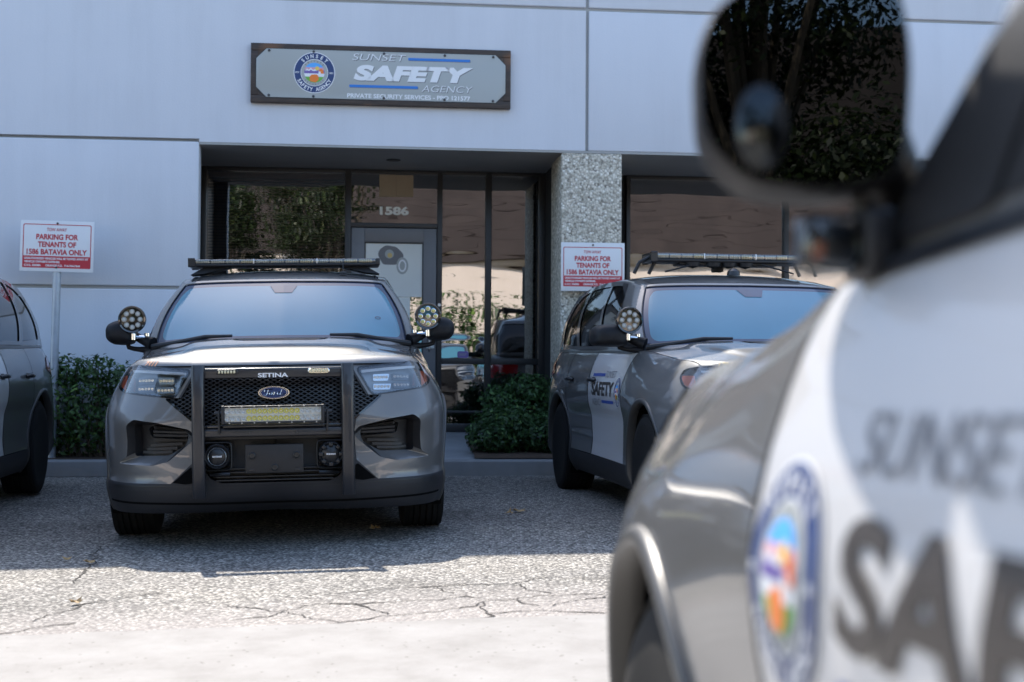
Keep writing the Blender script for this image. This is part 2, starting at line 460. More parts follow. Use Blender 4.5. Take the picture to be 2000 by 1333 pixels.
def cdt(loop, holes=(), step=.04, ragged=1.0):
    """triangulate a region of a parameter plane; returns verts (n,2), tris"""
    loop = dense(loop, step); holes = [dense(h, step) for h in holes]
    lo, hi = loop.min(0), loop.max(0)
    gx, gy = np.arange(lo[0] + step * .5, hi[0], step), np.arange(lo[1] + step * .5, hi[1], step * .87)
    G = np.array([(x + (step / 2 if j % 2 else 0), y) for j, y in enumerate(gy) for x in gx]).reshape(-1, 2)
    if len(G):
        ok = inside(loop, G)
        for h in holes: ok &= ~inside(h, G)
        G = G[ok]
        if len(G):
            ok = np.ones(len(G), bool)
            for l in [loop] + holes: ok &= segdist(l, G) > step * .45
            G = G[ok]
    V = []; E = []
    for l in [loop] + holes:
        k = len(V); V += [tuple(p) for p in l]; E += [(k + i, k + (i + 1) % len(l)) for i in range(len(l))]
    V += [tuple(p) for p in G]
    ov, oe, of = delaunay_2d_cdt([Vector(p) for p in V], E, [], 0, 1e-6)[:3]
    ov = np.array([tuple(p) for p in ov]); of = [tuple(f) for f in of]
    cen = np.array([ov[list(f)].mean(0) for f in of])
    ok = inside(loop, cen)
    for h in holes: ok &= ~inside(h, cen)
    T = []
    for f, k in zip(of, ok):
        if k:
            a, b, c = ov[f[0]], ov[f[1]], ov[f[2]]
            if (b[0] - a[0]) * (c[1] - a[1]) - (b[1] - a[1]) * (c[0] - a[0]) < 0: f = f[::-1]
            T.append(f)
    used = sorted({i for f in T for i in f}); mp = {q: i for i, q in enumerate(used)}
    return ov[used], [tuple(mp[i] for i in f) for f in T]

_txt = {}
def text2d(s, h, bold=0.0, shear=0.0, xs=1.0, width=None, spacing=1.0):
    """flat text as (verts, faces), centred on the origin, cap height h"""
    key = (s, bold, shear, spacing)
    if key not in _txt:
        cu = bpy.data.curves.new("text", 'FONT'); cu.body = s; cu.size = 1; cu.offset = bold; cu.shear = shear
        cu.space_character = spacing; cu.resolution_u = 5; cu.fill_mode = 'FRONT'
        ob = bpy.data.objects.new("text", cu)
        me = bpy.data.meshes.new_from_object(ob)
        v = np.array([tuple(p.co)[:2] for p in me.vertices]).reshape(-1, 2); f = [tuple(p.vertices) for p in me.polygons]
        bpy.data.objects.remove(ob); bpy.data.curves.remove(cu); bpy.data.meshes.remove(me)
        _txt[key] = (v, f)
    v, f = _txt[key]
    lo, hi = v.min(0), v.max(0)
    k = h / (.727 + 2 * bold)
    w = (v - [(lo[0] + hi[0]) / 2, .3635]) * [k * xs, k]
    if width: w[:, 0] *= width / (w[:, 0].max() - w[:, 0].min())
    return w, f
def disc2d(r, n=40, c=(0, 0), r0=0.0, a0=0, a1=2 * math.pi):
    t = np.linspace(a0, a1, n + 1)
    if r0 == 0:
        v = np.vstack([[c], np.c_[c[0] + r * np.cos(t), c[1] + r * np.sin(t)]])
        return v, [(0, i + 1, i + 2) for i in range(n)]
    v = np.vstack([np.c_[c[0] + r0 * np.cos(t), c[1] + r0 * np.sin(t)], np.c_[c[0] + r * np.cos(t), c[1] + r * np.sin(t)]])
    return v, [(i, n + 1 + i, n + 2 + i, i + 1) for i in range(n)]
def poly2d(p): return np.array(p, float), [tuple(range(len(p)))]
def rect2d(x0, x1, y0, y1, sh=0.0): return poly2d([(x0, y0), (x1, y0), (x1 + sh, y1), (x0 + sh, y1)])
def arc_text(s, r, h, a0, a1, flip=False, bold=.03):
    out = []; n = len(s)
    for i, ch in enumerate(s):
        if ch == ' ': continue
        a = a0 + (a1 - a0) * (i + .5) / n
        v, f = text2d(ch, h, bold, xs=.92)
        rot = (a + math.pi / 2) if flip else (a - math.pi / 2)
        c, q = math.cos(rot), math.sin(rot)
        out.append((v @ np.array([[c, q], [-q, c]]) + [r * math.cos(a), r * math.sin(a)], f))
    return out
def emblem2d(R0):
    S = [(*disc2d(1, 56), 'decal_white', 0), (*disc2d(.965, 56), 'decal_navy', 1), (*disc2d(.665, 48), 'decal_white', 2), (*disc2d(.64, 48), 'decal_grey', 3)]
    for g in arc_text("SUNSET", .815, .19, R(142), R(38)): S.append((*g, 'decal_white', 3))
    for g in arc_text("SAFETY AGENCY", .815, .19, R(203), R(337), True): S.append((*g, 'decal_white', 3))
    for g in arc_text("PRIVATE", .565, .09, R(145), R(35)): S.append((*g, 'decal_dkgrey', 4))
    for g in arc_text("SECURITY", .565, .09, R(215), R(325), True): S.append((*g, 'decal_dkgrey', 4))
    for s_, x in (("EST", -.82), ("2022", .82)):
        v, f = text2d(s_, .085, .02, width=.2); S.append((v + [x, .0], f, 'decal_white', 4))
    r = .49
    def clip(y): return math.sqrt(max(0, r * r - y * y))
    def band(y0, y1, mat, lay, n=10):
        ys = np.linspace(y0, y1, n); p = [(-clip(y), y) for y in ys] + [(clip(y), y) for y in ys[::-1]]
        S.append((np.array(p), [(i, i + 1, 2 * n - 2 - i, 2 * n - 1 - i) for i in range(n - 1)], mat, lay))
    band(.26, .49, 'decal_sky', 5); band(.12, .26, 'decal_pink', 5); band(-.04, .12, 'decal_purple', 5)
    band(-.2, -.04, 'decal_white', 5); band(-.489, -.2, 'decal_green', 5)
    S.append((*disc2d(.1, 20, (.13, .21)), 'decal_yellow', 6))
    S.append((*poly2d([(-.44, .08), (-.36, .2), (-.27, .12), (-.18, .24), (-.06, .12), (.04, .18), (.12, .08)]), 'decal_white', 6))
    S.append((*poly2d([(-.46, .0), (-.36, .12), (-.27, .05), (-.17, .15), (-.05, .04), (.06, .1), (.16, 0)]), 'decal_purple', 7))
    S.append((*poly2d([(.2, -.04), (.24, .16), (.33, .2), (.43, .12), (.46, -.04)]), 'decal_orange', 6))
    S.append((*poly2d([(.18, -.2), (.2, .06), (.3, .06), (.32, -.2)]), 'decal_white', 7))
    S.append((*poly2d([(-.44, -.2), (-.3, -.34), (-.06, -.2)]), 'decal_green', 6))
    S.append((*poly2d([(-.2, -.43), (-.24, -.2), (-.12, -.1), (.1, -.08), (.22, -.18), (.2, -.36), (.06, -.47)]), 'decal_orange', 7))
    return [(v * R0, f, m, l) for v, f, m, l in S]
def shift(S, dx, dy): return [(v + [dx, dy], f, m, l) for v, f, m, l in S]
def decals(mb, S, fn):
    """fn(verts2d, layer)->3-D points"""
    for v, f, m, l in S: mb.add(fn(np.asarray(v), l), f, m)
    return mb
# ------------------------------------------------------------------ car surfaces
def pchip(x, y):
    x = np.asarray(x, float); y = np.asarray(y, float); h = np.diff(x); d = np.diff(y) / h
    m = np.zeros_like(y); m[0], m[-1] = d[0], d[-1]
    for i in range(1, len(x) - 1):
        if d[i - 1] * d[i] > 0:
            w1, w2 = 2 * h[i] + h[i - 1], h[i] + 2 * h[i - 1]
            m[i] = (w1 + w2) / (w1 / d[i - 1] + w2 / d[i])
    def f(q):
        q = np.asarray(q, float); i = np.clip(np.searchsorted(x, q) - 1, 0, len(h) - 1)
        t = np.clip((q - x[i]) / h[i], 0, 1); t2, t3 = t * t, t * t * t
        return (2 * t3 - 3 * t2 + 1) * y[i] + (t3 - 2 * t2 + t) * h[i] * m[i] + (-2 * t3 + 3 * t2) * y[i + 1] + (t3 - t2) * h[i] * m[i + 1]
    return f
def catmull(P, n=24):
    P = np.array(P, float); Q = np.vstack([2 * P[0] - P[1], P, 2 * P[-1] - P[-2]]); out = []
    for i in range(1, len(Q) - 2):
        p0, p1, p2, p3 = Q[i - 1:i + 3]
        for t in np.linspace(0, 1, n, endpoint=False):
            out.append(.5 * (2 * p1 + (p2 - p0) * t + (2 * p0 - 5 * p1 + 4 * p2 - p3) * t * t + (3 * p1 - p0 - 3 * p2 + p3) * t ** 3))
    out.append(P[-1]); return np.array(out)
class Surf:
    """a smooth surface tabulated over (u, v); sample() gives points and outward normals"""
    def __init__(s, fn, u0, u1, nu, v0, v1, nv):
        s.r = (u0, u1, nu, v0, v1, nv)
        U, V = np.meshgrid(np.linspace(u0, u1, nu), np.linspace(v0, v1, nv), indexing='ij')
        s.P = fn(U, V)
        a = np.gradient(s.P, axis=0); b = np.gradient(s.P, axis=1)
        n = np.cross(a, b); n[0, :, 0] = 0; n[-1, :, 0] = 0; s.N = n / np.maximum(1e-9, np.linalg.norm(n, axis=2, keepdims=True))
    def sample(s, uv, disp=0.0):
        uv = np.asarray(uv, float); u0, u1, nu, v0, v1, nv = s.r
        a = np.clip((uv[:, 0] - u0) / (u1 - u0) * (nu - 1), 0, nu - 1.001); b = np.clip((uv[:, 1] - v0) / (v1 - v0) * (nv - 1), 0, nv - 1.001)
        i, j = a.astype(int), b.astype(int); a, b = (a - i)[:, None], (b - j)[:, None]
        def g(T): return (T[i, j] * (1 - a) + T[i + 1, j] * a) * (1 - b) + (T[i, j + 1] * (1 - a) + T[i + 1, j + 1] * a) * b
        n = g(s.N); n /= np.maximum(1e-9, np.linalg.norm(n, axis=1, keepdims=True))
        return g(s.P) + n * np.asarray(disp).reshape(-1, 1), n

OUT = catmull([(0, 0), (.22, .004), (.45, .022), (.62, .055), (.76, .108), (.875, .20), (.955, .345), (1.008, .58), (1.03, .90), (1.03, 1.4), (1.02, 1.9), (1.012, 2.8), (1.02, 3.6), (1.028, 4.05), (1.005, 4.55), (.94, 4.82), (.8, 4.97), (.5, 5.04), (0, 5.06)])
_s = np.r_[0, np.cumsum(np.linalg.norm(np.diff(OUT, axis=0), axis=1))]
UMAX = _s[-1]
def out_at(u): return np.stack([np.interp(u, _s, OUT[:, 0]), np.interp(u, _s, OUT[:, 1])], -1)
def u_x(x): k = np.argmax(OUT[:, 0] >= 1.02); return np.interp(x, OUT[:k, 0], _s[:k])       # from half-width, front end only
def u_y(y): k = np.argmax(OUT[:, 1] > .2); e = np.argmax(OUT[:, 1] > 4.9); return np.interp(y, OUT[k:e, 1], _s[k:e])  # from length, flank only
WHEEL_Y, WHEEL_R, TYRE_R = (.93, 3.955), .385, .372
ZG = np.linspace(.16, 1.24, 109)          # heights of the offset table
PROF = [   # (u, [(z, offset)...])
    (0.0, [(.16, -.3), (.22, -.12), (.30, -.03), (.42, 0), (.56, -.015), (.70, -.005), (.76, -.012), (.9, -.035), (1.0, -.055), (1.04, -.07), (1.062, -.085), (1.078, -.115), (1.24, -.5)]),
    (u_x(.5), [(.16, -.14), (.21, -.05), (.26, -.015), (.32, -.0), (.42, 0), (.56, -.015), (.70, -.0), (.76, -.006), (.9, -.03), (1.0, -.05), (1.04, -.066), (1.062, -.08), (1.078, -.11), (1.24, -.5)]),
    (u_x(.78), [(.16, -.08), (.20, -.035), (.25, -.012), (.34, .006), (.37, .008), (.40, -.006), (.48, .002), (.6, -.004), (.715, .018), (.75, .010), (.80, -.006), (.88, -.034), (.97, -.06), (1.04, -.078), (1.062, -.092), (1.08, -.125), (1.24, -.4)]),
    (u_x(.93), [(.16, -.07), (.20, -.035), (.25, -.012), (.34, .006), (.37, .008), (.40, -.006), (.6, .004), (.74, .012), (.80, .0), (.88, -.03), (.95, -.058), (1.03, -.095), (1.06, -.115), (1.082, -.15), (1.24, -.4)]),
    (u_y(.72), [(.16, -.06), (.20, -.04), (.25, -.018), (.35, .0), (.6, .006), (.76, .006), (.84, -.008), (.9, -.032), (.97, -.078), (1.03, -.122), (1.09, -.185), (1.24, -.4)]),
    (u_y(1.05), [(.16, -.10), (.22, -.06), (.35, -.01), (.6, .006), (.78, .004), (.86, -.006), (.93, -.03), (1.0, -.072), (1.06, -.115), (1.12, -.18), (1.24, -.36)]),
    (u_y(1.6), [(.16, -.13), (.24, -.06), (.34, -.02), (.5, -.028), (.66, -.03), (.78, -.006), (.86, .0), (.94, -.014), (1.02, -.04), (1.1, -.075), (1.16, -.115), (1.24, -.19)]),
    (u_y(2.4), [(.16, -.14), (.24, -.06), (.34, -.02), (.5, -.04), (.66, -.038), (.78, -.008), (.87, .0), (.95, -.01), (1.03, -.03), (1.1, -.055), (1.17, -.09), (1.24, -.14)]),
    (u_y(3.3), [(.16, -.14), (.24, -.06), (.34, -.02), (.5, -.035), (.66, -.03), (.78, -.004), (.88, .0), (.95, -.008), (1.03, -.025), (1.1, -.05), (1.18, -.09), (1.24, -.13)]),
    (u_y(4.4), [(.16, -.12), (.24, -.06), (.34, -.01), (.5, .0), (.66, .004), (.78, .0), (.88, -.008), (.95, -.02), (1.03, -.035), (1.1, -.06), (1.2, -.11), (1.24, -.14)]),
    (UMAX - .9, [(.16, -.25), (.24, -.1), (.36, -.0), (.5, .0), (.62, -.01), (.72, -.04), (.88, -.05), (.95, -.06), (1.03, -.08), (1.1, -.1), (1.2, -.15), (1.24, -.18)]),
    (UMAX, [(.16, -.3), (.24, -.12), (.36, -.0), (.5, .0), (.62, -.02), (.72, -.07), (.88, -.075), (.95, -.08), (1.03, -.09), (1.1, -.11), (1.2, -.16), (1.24, -.19)]),
]
_tab = np.array([pchip(*zip(*p))(ZG) for _, p in PROF]); _pu = np.array([p[0] for p in PROF])
_UU = np.linspace(0, UMAX, 320)
_D = np.array([pchip(_pu, _tab[:, j])(_UU) for j in range(len(ZG))]).T
for _ in range(2): _D[:, 1:-1] = (_D[:, :-2] + 2 * _D[:, 1:-1] + _D[:, 2:]) / 4
def lower_fn(U, Z):
    o = out_at(U); e = .01; t = out_at(np.minimum(UMAX, U + e)) - out_at(np.maximum(0, U - e)); t /= np.linalg.norm(t, axis=-1, keepdims=True)
    n = np.stack([t[..., 1], -t[..., 0]], -1)
    a = np.clip(U / UMAX * 319, 0, 318.999); b = np.clip((Z - .16) / 1.08 * 108, 0, 107.999); i, j = a.astype(int), b.astype(int); a, b = a - i, b - j
    d = (_D[i, j] * (1 - a) + _D[i + 1, j] * a) * (1 - b) + (_D[i, j + 1] * (1 - a) + _D[i + 1, j + 1] * a) * b
    for wy in WHEEL_Y:
        r = np.hypot(o[..., 1] - wy, Z - WHEEL_R); d = d + .002 * np.exp(-((r - .43) / .065) ** 2) * (Z > .2) * np.clip(1.6 - np.abs(o[..., 1] - wy) * 2, 0, 1)
    return np.concatenate([o + n * d[..., None], Z[..., None]], -1)
LOW = Surf(lower_fn, 0, UMAX, 320, .16, 1.24, 109)
ztop = pchip([0, u_x(.5), u_x(.78), u_x(.93), u_y(.72), u_y(1.05), u_y(1.6), u_y(2.4), u_y(3.3), u_y(4.4), UMAX - .9, UMAX], [1.076, 1.077, 1.079, 1.08, 1.088, 1.11, 1.155, 1.172, 1.182, 1.2, 1.2, 1.19])

def arch_loop(wy, r, n=40):
    """opening of a wheel arch in (u, z); runs below the sill"""
    a = np.linspace(R(-28), R(208), n); p = [(u_y(wy + r * math.cos(t)), WHEEL_R + r * math.sin(t)) for t in a]
    return np.array(p + [(u_y(wy - r * .9), .1), (u_y(wy + r * .9), .1)])
def ring_strip(mb, surf, A, da, B, db, mat, n=90, both=True):
    def rs(l):
        l = np.vstack([l, l[:1]]); s_ = np.r_[0, np.cumsum(np.linalg.norm(np.diff(l, axis=0), axis=1))]; q = np.linspace(0, s_[-1], n, endpoint=False)
        return np.c_[np.interp(q, s_, l[:, 0]), np.interp(q, s_, l[:, 1])]
    a, _ = surf.sample(rs(np.asarray(A, float)), da); b, _ = surf.sample(rs(np.asarray(B, float)), db)
    f = [(i, (i + 1) % n, n + (i + 1) % n, n + i) for i in range(n)]
    for s_ in ((1, -1) if both else (1,)):
        q = np.vstack([a, b]) * [s_, 1, 1]; mb.add(q, f if s_ > 0 else [x[::-1] for x in f], mat)
def region(surf, loop, holes=(), step=.045, disp=0.0, sides=(1, -1)):
    """triangulated region of a surface with true surface normals, mirrored to both sides"""
    uv, tri = cdt(loop, holes, step); P, Nn = surf.sample(uv, disp)
    V, F, NN = [], [], []
    for s_ in sides:
        k = len(V); V += list(map(tuple, P * [s_, 1, 1])); NN += list(map(tuple, Nn * [s_, 1, 1]))
        F += [tuple(q + k for q in (f if s_ > 0 else f[::-1])) for f in tri]
    return V, F, NN
def region_obj(name, surf, loop, mat, parent, key, holes=(), step=.045, disp=0.0, sides=(1, -1)):
    if key in MESHCACHE: return put(name, MESHCACHE[key], parent)
    V, F, NN = region(surf, loop, holes, step, disp, sides)
    mb = MB(); mb.add(V, F, mat); return mb.build(name, parent, normals=NN, key=key)
def strip_on(mb, surf, path, w, disp, mat, sides=(1, -1), thick=0.0):
    """a thin band that follows a path across a surface"""
    p = dense(path, .03, False); t = np.gradient(p, axis=0); t /= np.maximum(1e-9, np.linalg.norm(t, axis=1, keepdims=True)); nn = np.c_[-t[:, 1], t[:, 0]] * w / 2
    a, _ = surf.sample(p + nn, disp); b, _ = surf.sample(p - nn, disp); n = len(p)
    if thick:
        c, _ = surf.sample(p - nn, disp - thick); d, _ = surf.sample(p + nn, disp - thick); rows = [a, b, c, d]
    else: rows = [a, b]
    V = np.vstack(rows); F = []
    for r in range(len(rows) - 1):
        F += [((r) * n + i, (r + 1) * n + i, (r + 1) * n + i + 1, (r) * n + i + 1) for i in range(n - 1)]
    if thick: F += [(3 * n + i, i, i + 1, 3 * n + i + 1) for i in range(n - 1)]
    for s_ in sides: mb.add(V * [s_, 1, 1], [f[::-1] for f in F] if s_ > 0 else F, mat)

_xu = np.linspace(0, u_y(.93), 260)
def xz(pts):
    """front-view outline (x, z) -> surface parameters (u, z), solved on the real surface"""
    out = []
    for x, z in pts:
        if x < 0: out.append((x, z)); continue
        p, _ = LOW.sample(np.c_[_xu, np.full(260, z)]); out.append((float(np.interp(x, np.maximum.accumulate(p[:, 0]), _xu)), z))
    return np.array(out)
# features of the nose, read off the front view
HL = rounded([(.47, 1.018), (.66, 1.035), (.80, 1.047), (.875, 1.03), (.905, .985), (.912, .93), (.87, .9), (.71, .879), (.56, .862)], .025)
GR = [(-.1, 1.012), (.30, 1.012), (.452, 1.01), (.535, .862), (.612, .858), (.464, .727), (.40, .70), (-.1, .70)]
VENT = rounded([(.832, .70), (.80, .732), (.66, .712), (.50, .676), (.474, .62), (.50, .59), (.61, .538), (.757, .537), (.832, .53)], .02)
LEDGE = rounded([(.842, .71), (.80, .742), (.66, .722), (.48, .682), (.447, .645), (.462, .615), (.60, .50), (.69, .478), (.90, .49), (.842, .53)], .016)
LOWLINE = [(.464, .727), (.452, .66), (.462, .49), (.585, .376), (.8, .378), (.96, .385)]
ARCH_F, ARCH_R = arch_loop(WHEEL_Y[0], .435), arch_loop(WHEEL_Y[1], .435)
SILL = .375
def door_loop(y0, y1, zt0, zt1):
    n = 8
    a = [(u_y(y0 + .0), SILL + .003)] + [(u_y(y1 - .06 * 0), SILL + .003)]
    rear = [(u_y(y1 + .05 * math.sin(math.pi * k / n)), SILL + (zt1 - SILL) * k / n) for k in range(1, n)]
    front = [(u_y(y0 + .03 * math.sin(math.pi * k / n) - .05 * (k / n) ** 3), SILL + (zt0 - SILL) * k / n) for k in range(n - 1, 0, -1)]
    return np.array(a + rear + [(u_y(y1), zt1), (u_y(y0 - .05), zt0)] + front)
DF = door_loop(1.535, 2.70, ztop(u_y(1.47)) - .004, ztop(u_y(2.7)) - .004)
DR = door_loop(2.72, 3.56, ztop(u_y(2.67)) - .004, ztop(u_y(3.56)) - .004)

# hood and its power bulge
_te = np.linspace(0, u_y(1.75), 160); _tp, _ = LOW.sample(np.c_[_te, ztop(_te)])
_k = np.argmax(_tp[:, 1] > _tp[0, 1] + 1e-4)
def hood_z(x, y):
    x = np.abs(x)
    ye = np.clip(y, _tp[:, 1].min(), _tp[:, 1].max()); xe = np.interp(ye, np.maximum.accumulate(_tp[:, 1]), _tp[:, 0]); ze = np.interp(ye, np.maximum.accumulate(_tp[:, 1]), _tp[:, 2])
    zc = pchip([0, .14, .2, .3, .5, .8, 1.05, 1.3, 1.75], [1.072, 1.078, 1.094, 1.110, 1.138, 1.17, 1.196, 1.212, 1.225])(y)
    q = np.clip(x / np.maximum(.05, xe), 0, 1)
    z = ze + (zc - ze) * (1 - q ** 3.0)
    wb = .50 + .10 * np.clip((y - .2) / 1.0, 0, 1)
    bul = 1 / (1 + np.exp((x - wb) / .018)); z = z + .02 * bul * np.clip((y - .28) / .35, 0, 1)
    # shallow well at the base of the windscreen
    sc = 1 / (1 + np.exp((x - .24 - (1.0 - y) * -.25) / .012)) / (1 + np.exp(-(y - .93) / .012)); z = z - .018 * sc
    return z

# greenhouse: belt to roof edge, w = 0 windscreen centre, 1 A-pillar, 2 D-pillar, 3 rear centre
def make_green(roofdz=0.0, boxy=0.0):
    ys = np.linspace(1.60, 4.62, 30); us = u_y(ys); be, _ = LOW.sample(np.c_[us, ztop(us)])
    bw = 1.04 + (ys - 1.60) / (4.62 - 1.60) * .96
    front = catmull([(0, 1.20, 1.185), (.45, 1.25, 1.18), (.75, 1.40, 1.165), (.885, 1.55, 1.152)], 6); fw = np.linspace(0, 1, len(front))
    rear = catmull([tuple(be[-1] + [-.0, .0, 0]), (.82, 4.86, 1.19), (.5, 4.93, 1.185), (0, 4.95, 1.185)], 6); rw = np.linspace(2, 3, len(rear))
    W = np.r_[fw, bw[:-1], rw]; B = np.vstack([front, be[:-1] + [-.004, 0, -.002], rear])
    rf = catmull([(0, 1.98, 1.657), (.40, 2.0, 1.654), (.62, 2.05, 1.648), (.715, 2.12, 1.638)], 6)
    rs = catmull([(.725, 2.2, 1.655), (.742, 2.6, 1.70), (.752, 3.2, 1.715), (.745, 3.8, 1.705), (.72, 4.45, 1.672)], 8)
    rr = catmull([(.72, 4.45, 1.672), (.66, 4.55, 1.668), (.4, 4.6, 1.672), (0, 4.62, 1.675)], 6)
    RW = np.r_[np.linspace(0, 1, len(rf)), 1.04 + np.linspace(0, .96, len(rs))[:-1], np.linspace(2, 3, len(rr))]
    RP = np.vstack([rf, rs[:-1], rr]); RP[:, 2] += roofdz; RP[:, 0] *= 1 + boxy
    def fn(Wg, T):
        b = np.stack([np.interp(Wg, W, B[:, k]) for k in range(3)], -1); r = np.stack([np.interp(Wg, RW, RP[:, k]) for k in range(3)], -1)
        p = b + (r - b) * T[..., None]
        d = r - b; o = np.stack([p[..., 0], (p[..., 1] - 3.0) * .35, np.zeros_like(T)], -1); o /= np.maximum(1e-6, np.linalg.norm(o, axis=-1, keepdims=True))
        return p + o * (.05 * np.sin(np.pi * T) * np.clip(np.abs(Wg - 0) * 1.0, .35, 1))[..., None]
    S = Surf(fn, 0, 3, 400, 0, 1, 40)
    for _ in range(1): pass
    edge = [(np.array([np.interp(w, RW, RP[:, k]) for k in range(3)])) for w in np.linspace(0, 3, 90)]
    return S, np.array(edge)
def wy(y, t=0): return 1.04 + (y - 1.60) / (4.62 - 1.60) * .96
WS = rounded([(-.2, .055), (.80, .055), (.905, .075), (.885, .965), (-.2, .965)], .02)
WS_IN = rounded([(-.2, .13), (.74, .13), (.80, .20), (.775, .80), (.70, .90), (-.2, .90)], .05)
WIN = {'f': rounded([(1.15, .06), (wy(2.66), .06), (wy(2.66), .93), (1.25, .93), (1.155, .78)], .012),
       'r': rounded([(wy(2.74), .06), (wy(3.52), .06), (wy(3.60), .93), (wy(2.74), .93)], .012),
       'q': rounded([(wy(3.64), .06), (wy(4.40), .10), (wy(4.30), .80), (wy(4.1), .90), (wy(3.70), .93)], .014)}
BACK = rounded([(2.14, .12), (3.2, .12), (3.2, .94), (2.12, .9)], .03)

def wheel(parent, x, y, z, side, key='wheel'):
    """a wheel is one part with tyre and rim as its pieces; side = +1/-1 outward"""
    w = put("wheel", None, parent) if False else bpy.data.objects.new("wheel", None)
    C.objects.link(w); w.parent = parent; w.location = (x, y, z); w.rotation_euler = (0, 0, 0 if side > 0 else math.pi)
    if 'tyre' not in MESHCACHE:
        mb = MB(); Ro = TYRE_R
        prof = [(-.125, .235), (-.135, .29), (-.132, .335), (-.118, .360)]
        for gx in (-.105, -.075, -.04, -.0, .04, .075, .105):
            prof += [(gx - .012, Ro), (gx + .012, Ro), (gx + .014, Ro - .009), (gx + .02, Ro - .009)]
        prof += [(.118, .360), (.132, .335), (.135, .29), (.125, .235)]
        mb.lathe(prof, 'rubber', 64, 'X'); mb.mesh("tyre", key='tyre')
        mb = MB()
        mb.lathe([(-.1, .232), (.10, .236), (.118, .24), (.12, .228), (.10, .215), (.05, .205), (.04, .10), (.052, .07), (.066, .06), (.07, .0)], 'rim_black', 48, 'X', cap=False)
        for k in range(10):
            a = 2 * math.pi * k / 10
            m = Matrix.Rotation(a, 4, 'X'); mb.rbox(.045, .092, -.022, .022, .075, .215, 'rim_black', .01, m)
        for k in range(5):
            a = 2 * math.pi * k / 5 + .2; mb.lathe([(.06, .012), (.085, .010), (.09, 0)], 'chrome', 10, 'X', (0, .058 * math.cos(a), .058 * math.sin(a)))
        mb.lathe([(.066, .046), (.10, .04), (.108, .03), (.11, 0)], 'chrome', 24, 'X')
        mb.mesh("rim", key='rim')
    put("tyre", MESHCACHE['tyre'], w); put("rim", MESHCACHE['rim'], w)
    return w

def mirror_part(root, side, style='A', tilt=0.0, spot=False, dx=0.0, dz=0.0):
    """door mirror: housing on an arm, glass facing the rear"""
    key = 'mirror%s%d%.2f%.2f' % (style, side, tilt, dx)
    h = None
    if key not in MESHCACHE:
        mb = MB()
        if style == 'A':
            prof = [(.985, 1.205), (1.05, 1.193), (1.13, 1.20), (1.172, 1.235), (1.175, 1.30), (1.16, 1.335), (1.11, 1.36), (1.03, 1.366), (.99, 1.352), (.978, 1.30)]
        else:
            prof = [(.975, 1.19), (1.06, 1.18), (1.20, 1.188), (1.222, 1.21), (1.222, 1.27), (1.205, 1.315), (1.16, 1.335), (1.02, 1.338), (.985, 1.32), (.972, 1.26)]
        p = rounded(prof, .03, 6); c = p.mean(0)
        ct, st = math.cos(tilt), math.sin(tilt)
        def turn(x, y, z): a, b = x - 1.0, y - 1.78; return (side * (1.0 + dx + a * ct + b * st), 1.58 - a * st + b * ct, 1.19 + (z - 1.19) * (1 if dx == 0 else 1.22) + dz)
        rings = []
        for y, k in ((1.865, .955), (1.857, .99), (1.84, 1.0), (1.79, 1.0), (1.74, .965), (1.70, .88), (1.675, .74), (1.66, .5), (1.655, .2)):
            rings.append([turn(c[0] + (q[0] - c[0]) * k, y, c[1] + (q[1] - c[1]) * k - (1 - k) * .02) for q in p])
        mb.loft(rings, 'mirror_shell')
        # lower lip and arm to the door
        e = dx
        mb.tube([(side * x, y, z) for x, y, z in ((1.03 + e, 1.585, 1.20), (1.025 + e, 1.585, 1.178), (.99 + e, 1.575, 1.168), (.95 + e * .6, 1.56, 1.163), (.86, 1.53, 1.155))], [.016, .016, .016, .018, .03], 'mirror_shell', 12)
        mb.tube([(side * x, y, z) for x, y, z in ((1.0 + e, 1.59, 1.27), (.95 + e * .7, 1.57, 1.235), (.86, 1.52, 1.20))], [.03, .028, .045], 'mirror_shell', 12)
        mb.mesh("mirror", key=key, sharp=50)
        mb = MB(); g = c + (p - c) * .95
        mb.add([turn(a, 1.868, b) for a, b in g], [tuple(range(len(g)))], 'mirror_glass')
        if spot:
            o = np.array([1.116, 1.242]); n = 28; rg = []
            for k, d in ((1.12, 1.8685), (1.10, 1.8725), (1.0, 1.8735)): rg.append([turn(o[0] + .021 * k * math.cos(2 * math.pi * i / n), d, o[1] + .029 * k * math.sin(2 * math.pi * i / n)) for i in range(n)])
            mb.loft(rg, 'plastic_black', True, False); rg = []
            for k in (1.0, .8, .6, .4, .2, .02): rg.append([turn(o[0] + .021 * k * math.cos(2 * math.pi * i / n), 1.8735 + .006 * (1 - k * k), o[1] + .029 * k * math.sin(2 * math.pi * i / n)) for i in range(n)])
            mb.loft(rg, 'mirror_glass', True, True)
        pass; mb.mesh("mirror_glass", key=key + 'g', sharp=-30)
    h = put("mirror", MESHCACHE[key], root)
    put("mirror_glass", MESHCACHE[key + 'g'], h)
    return h

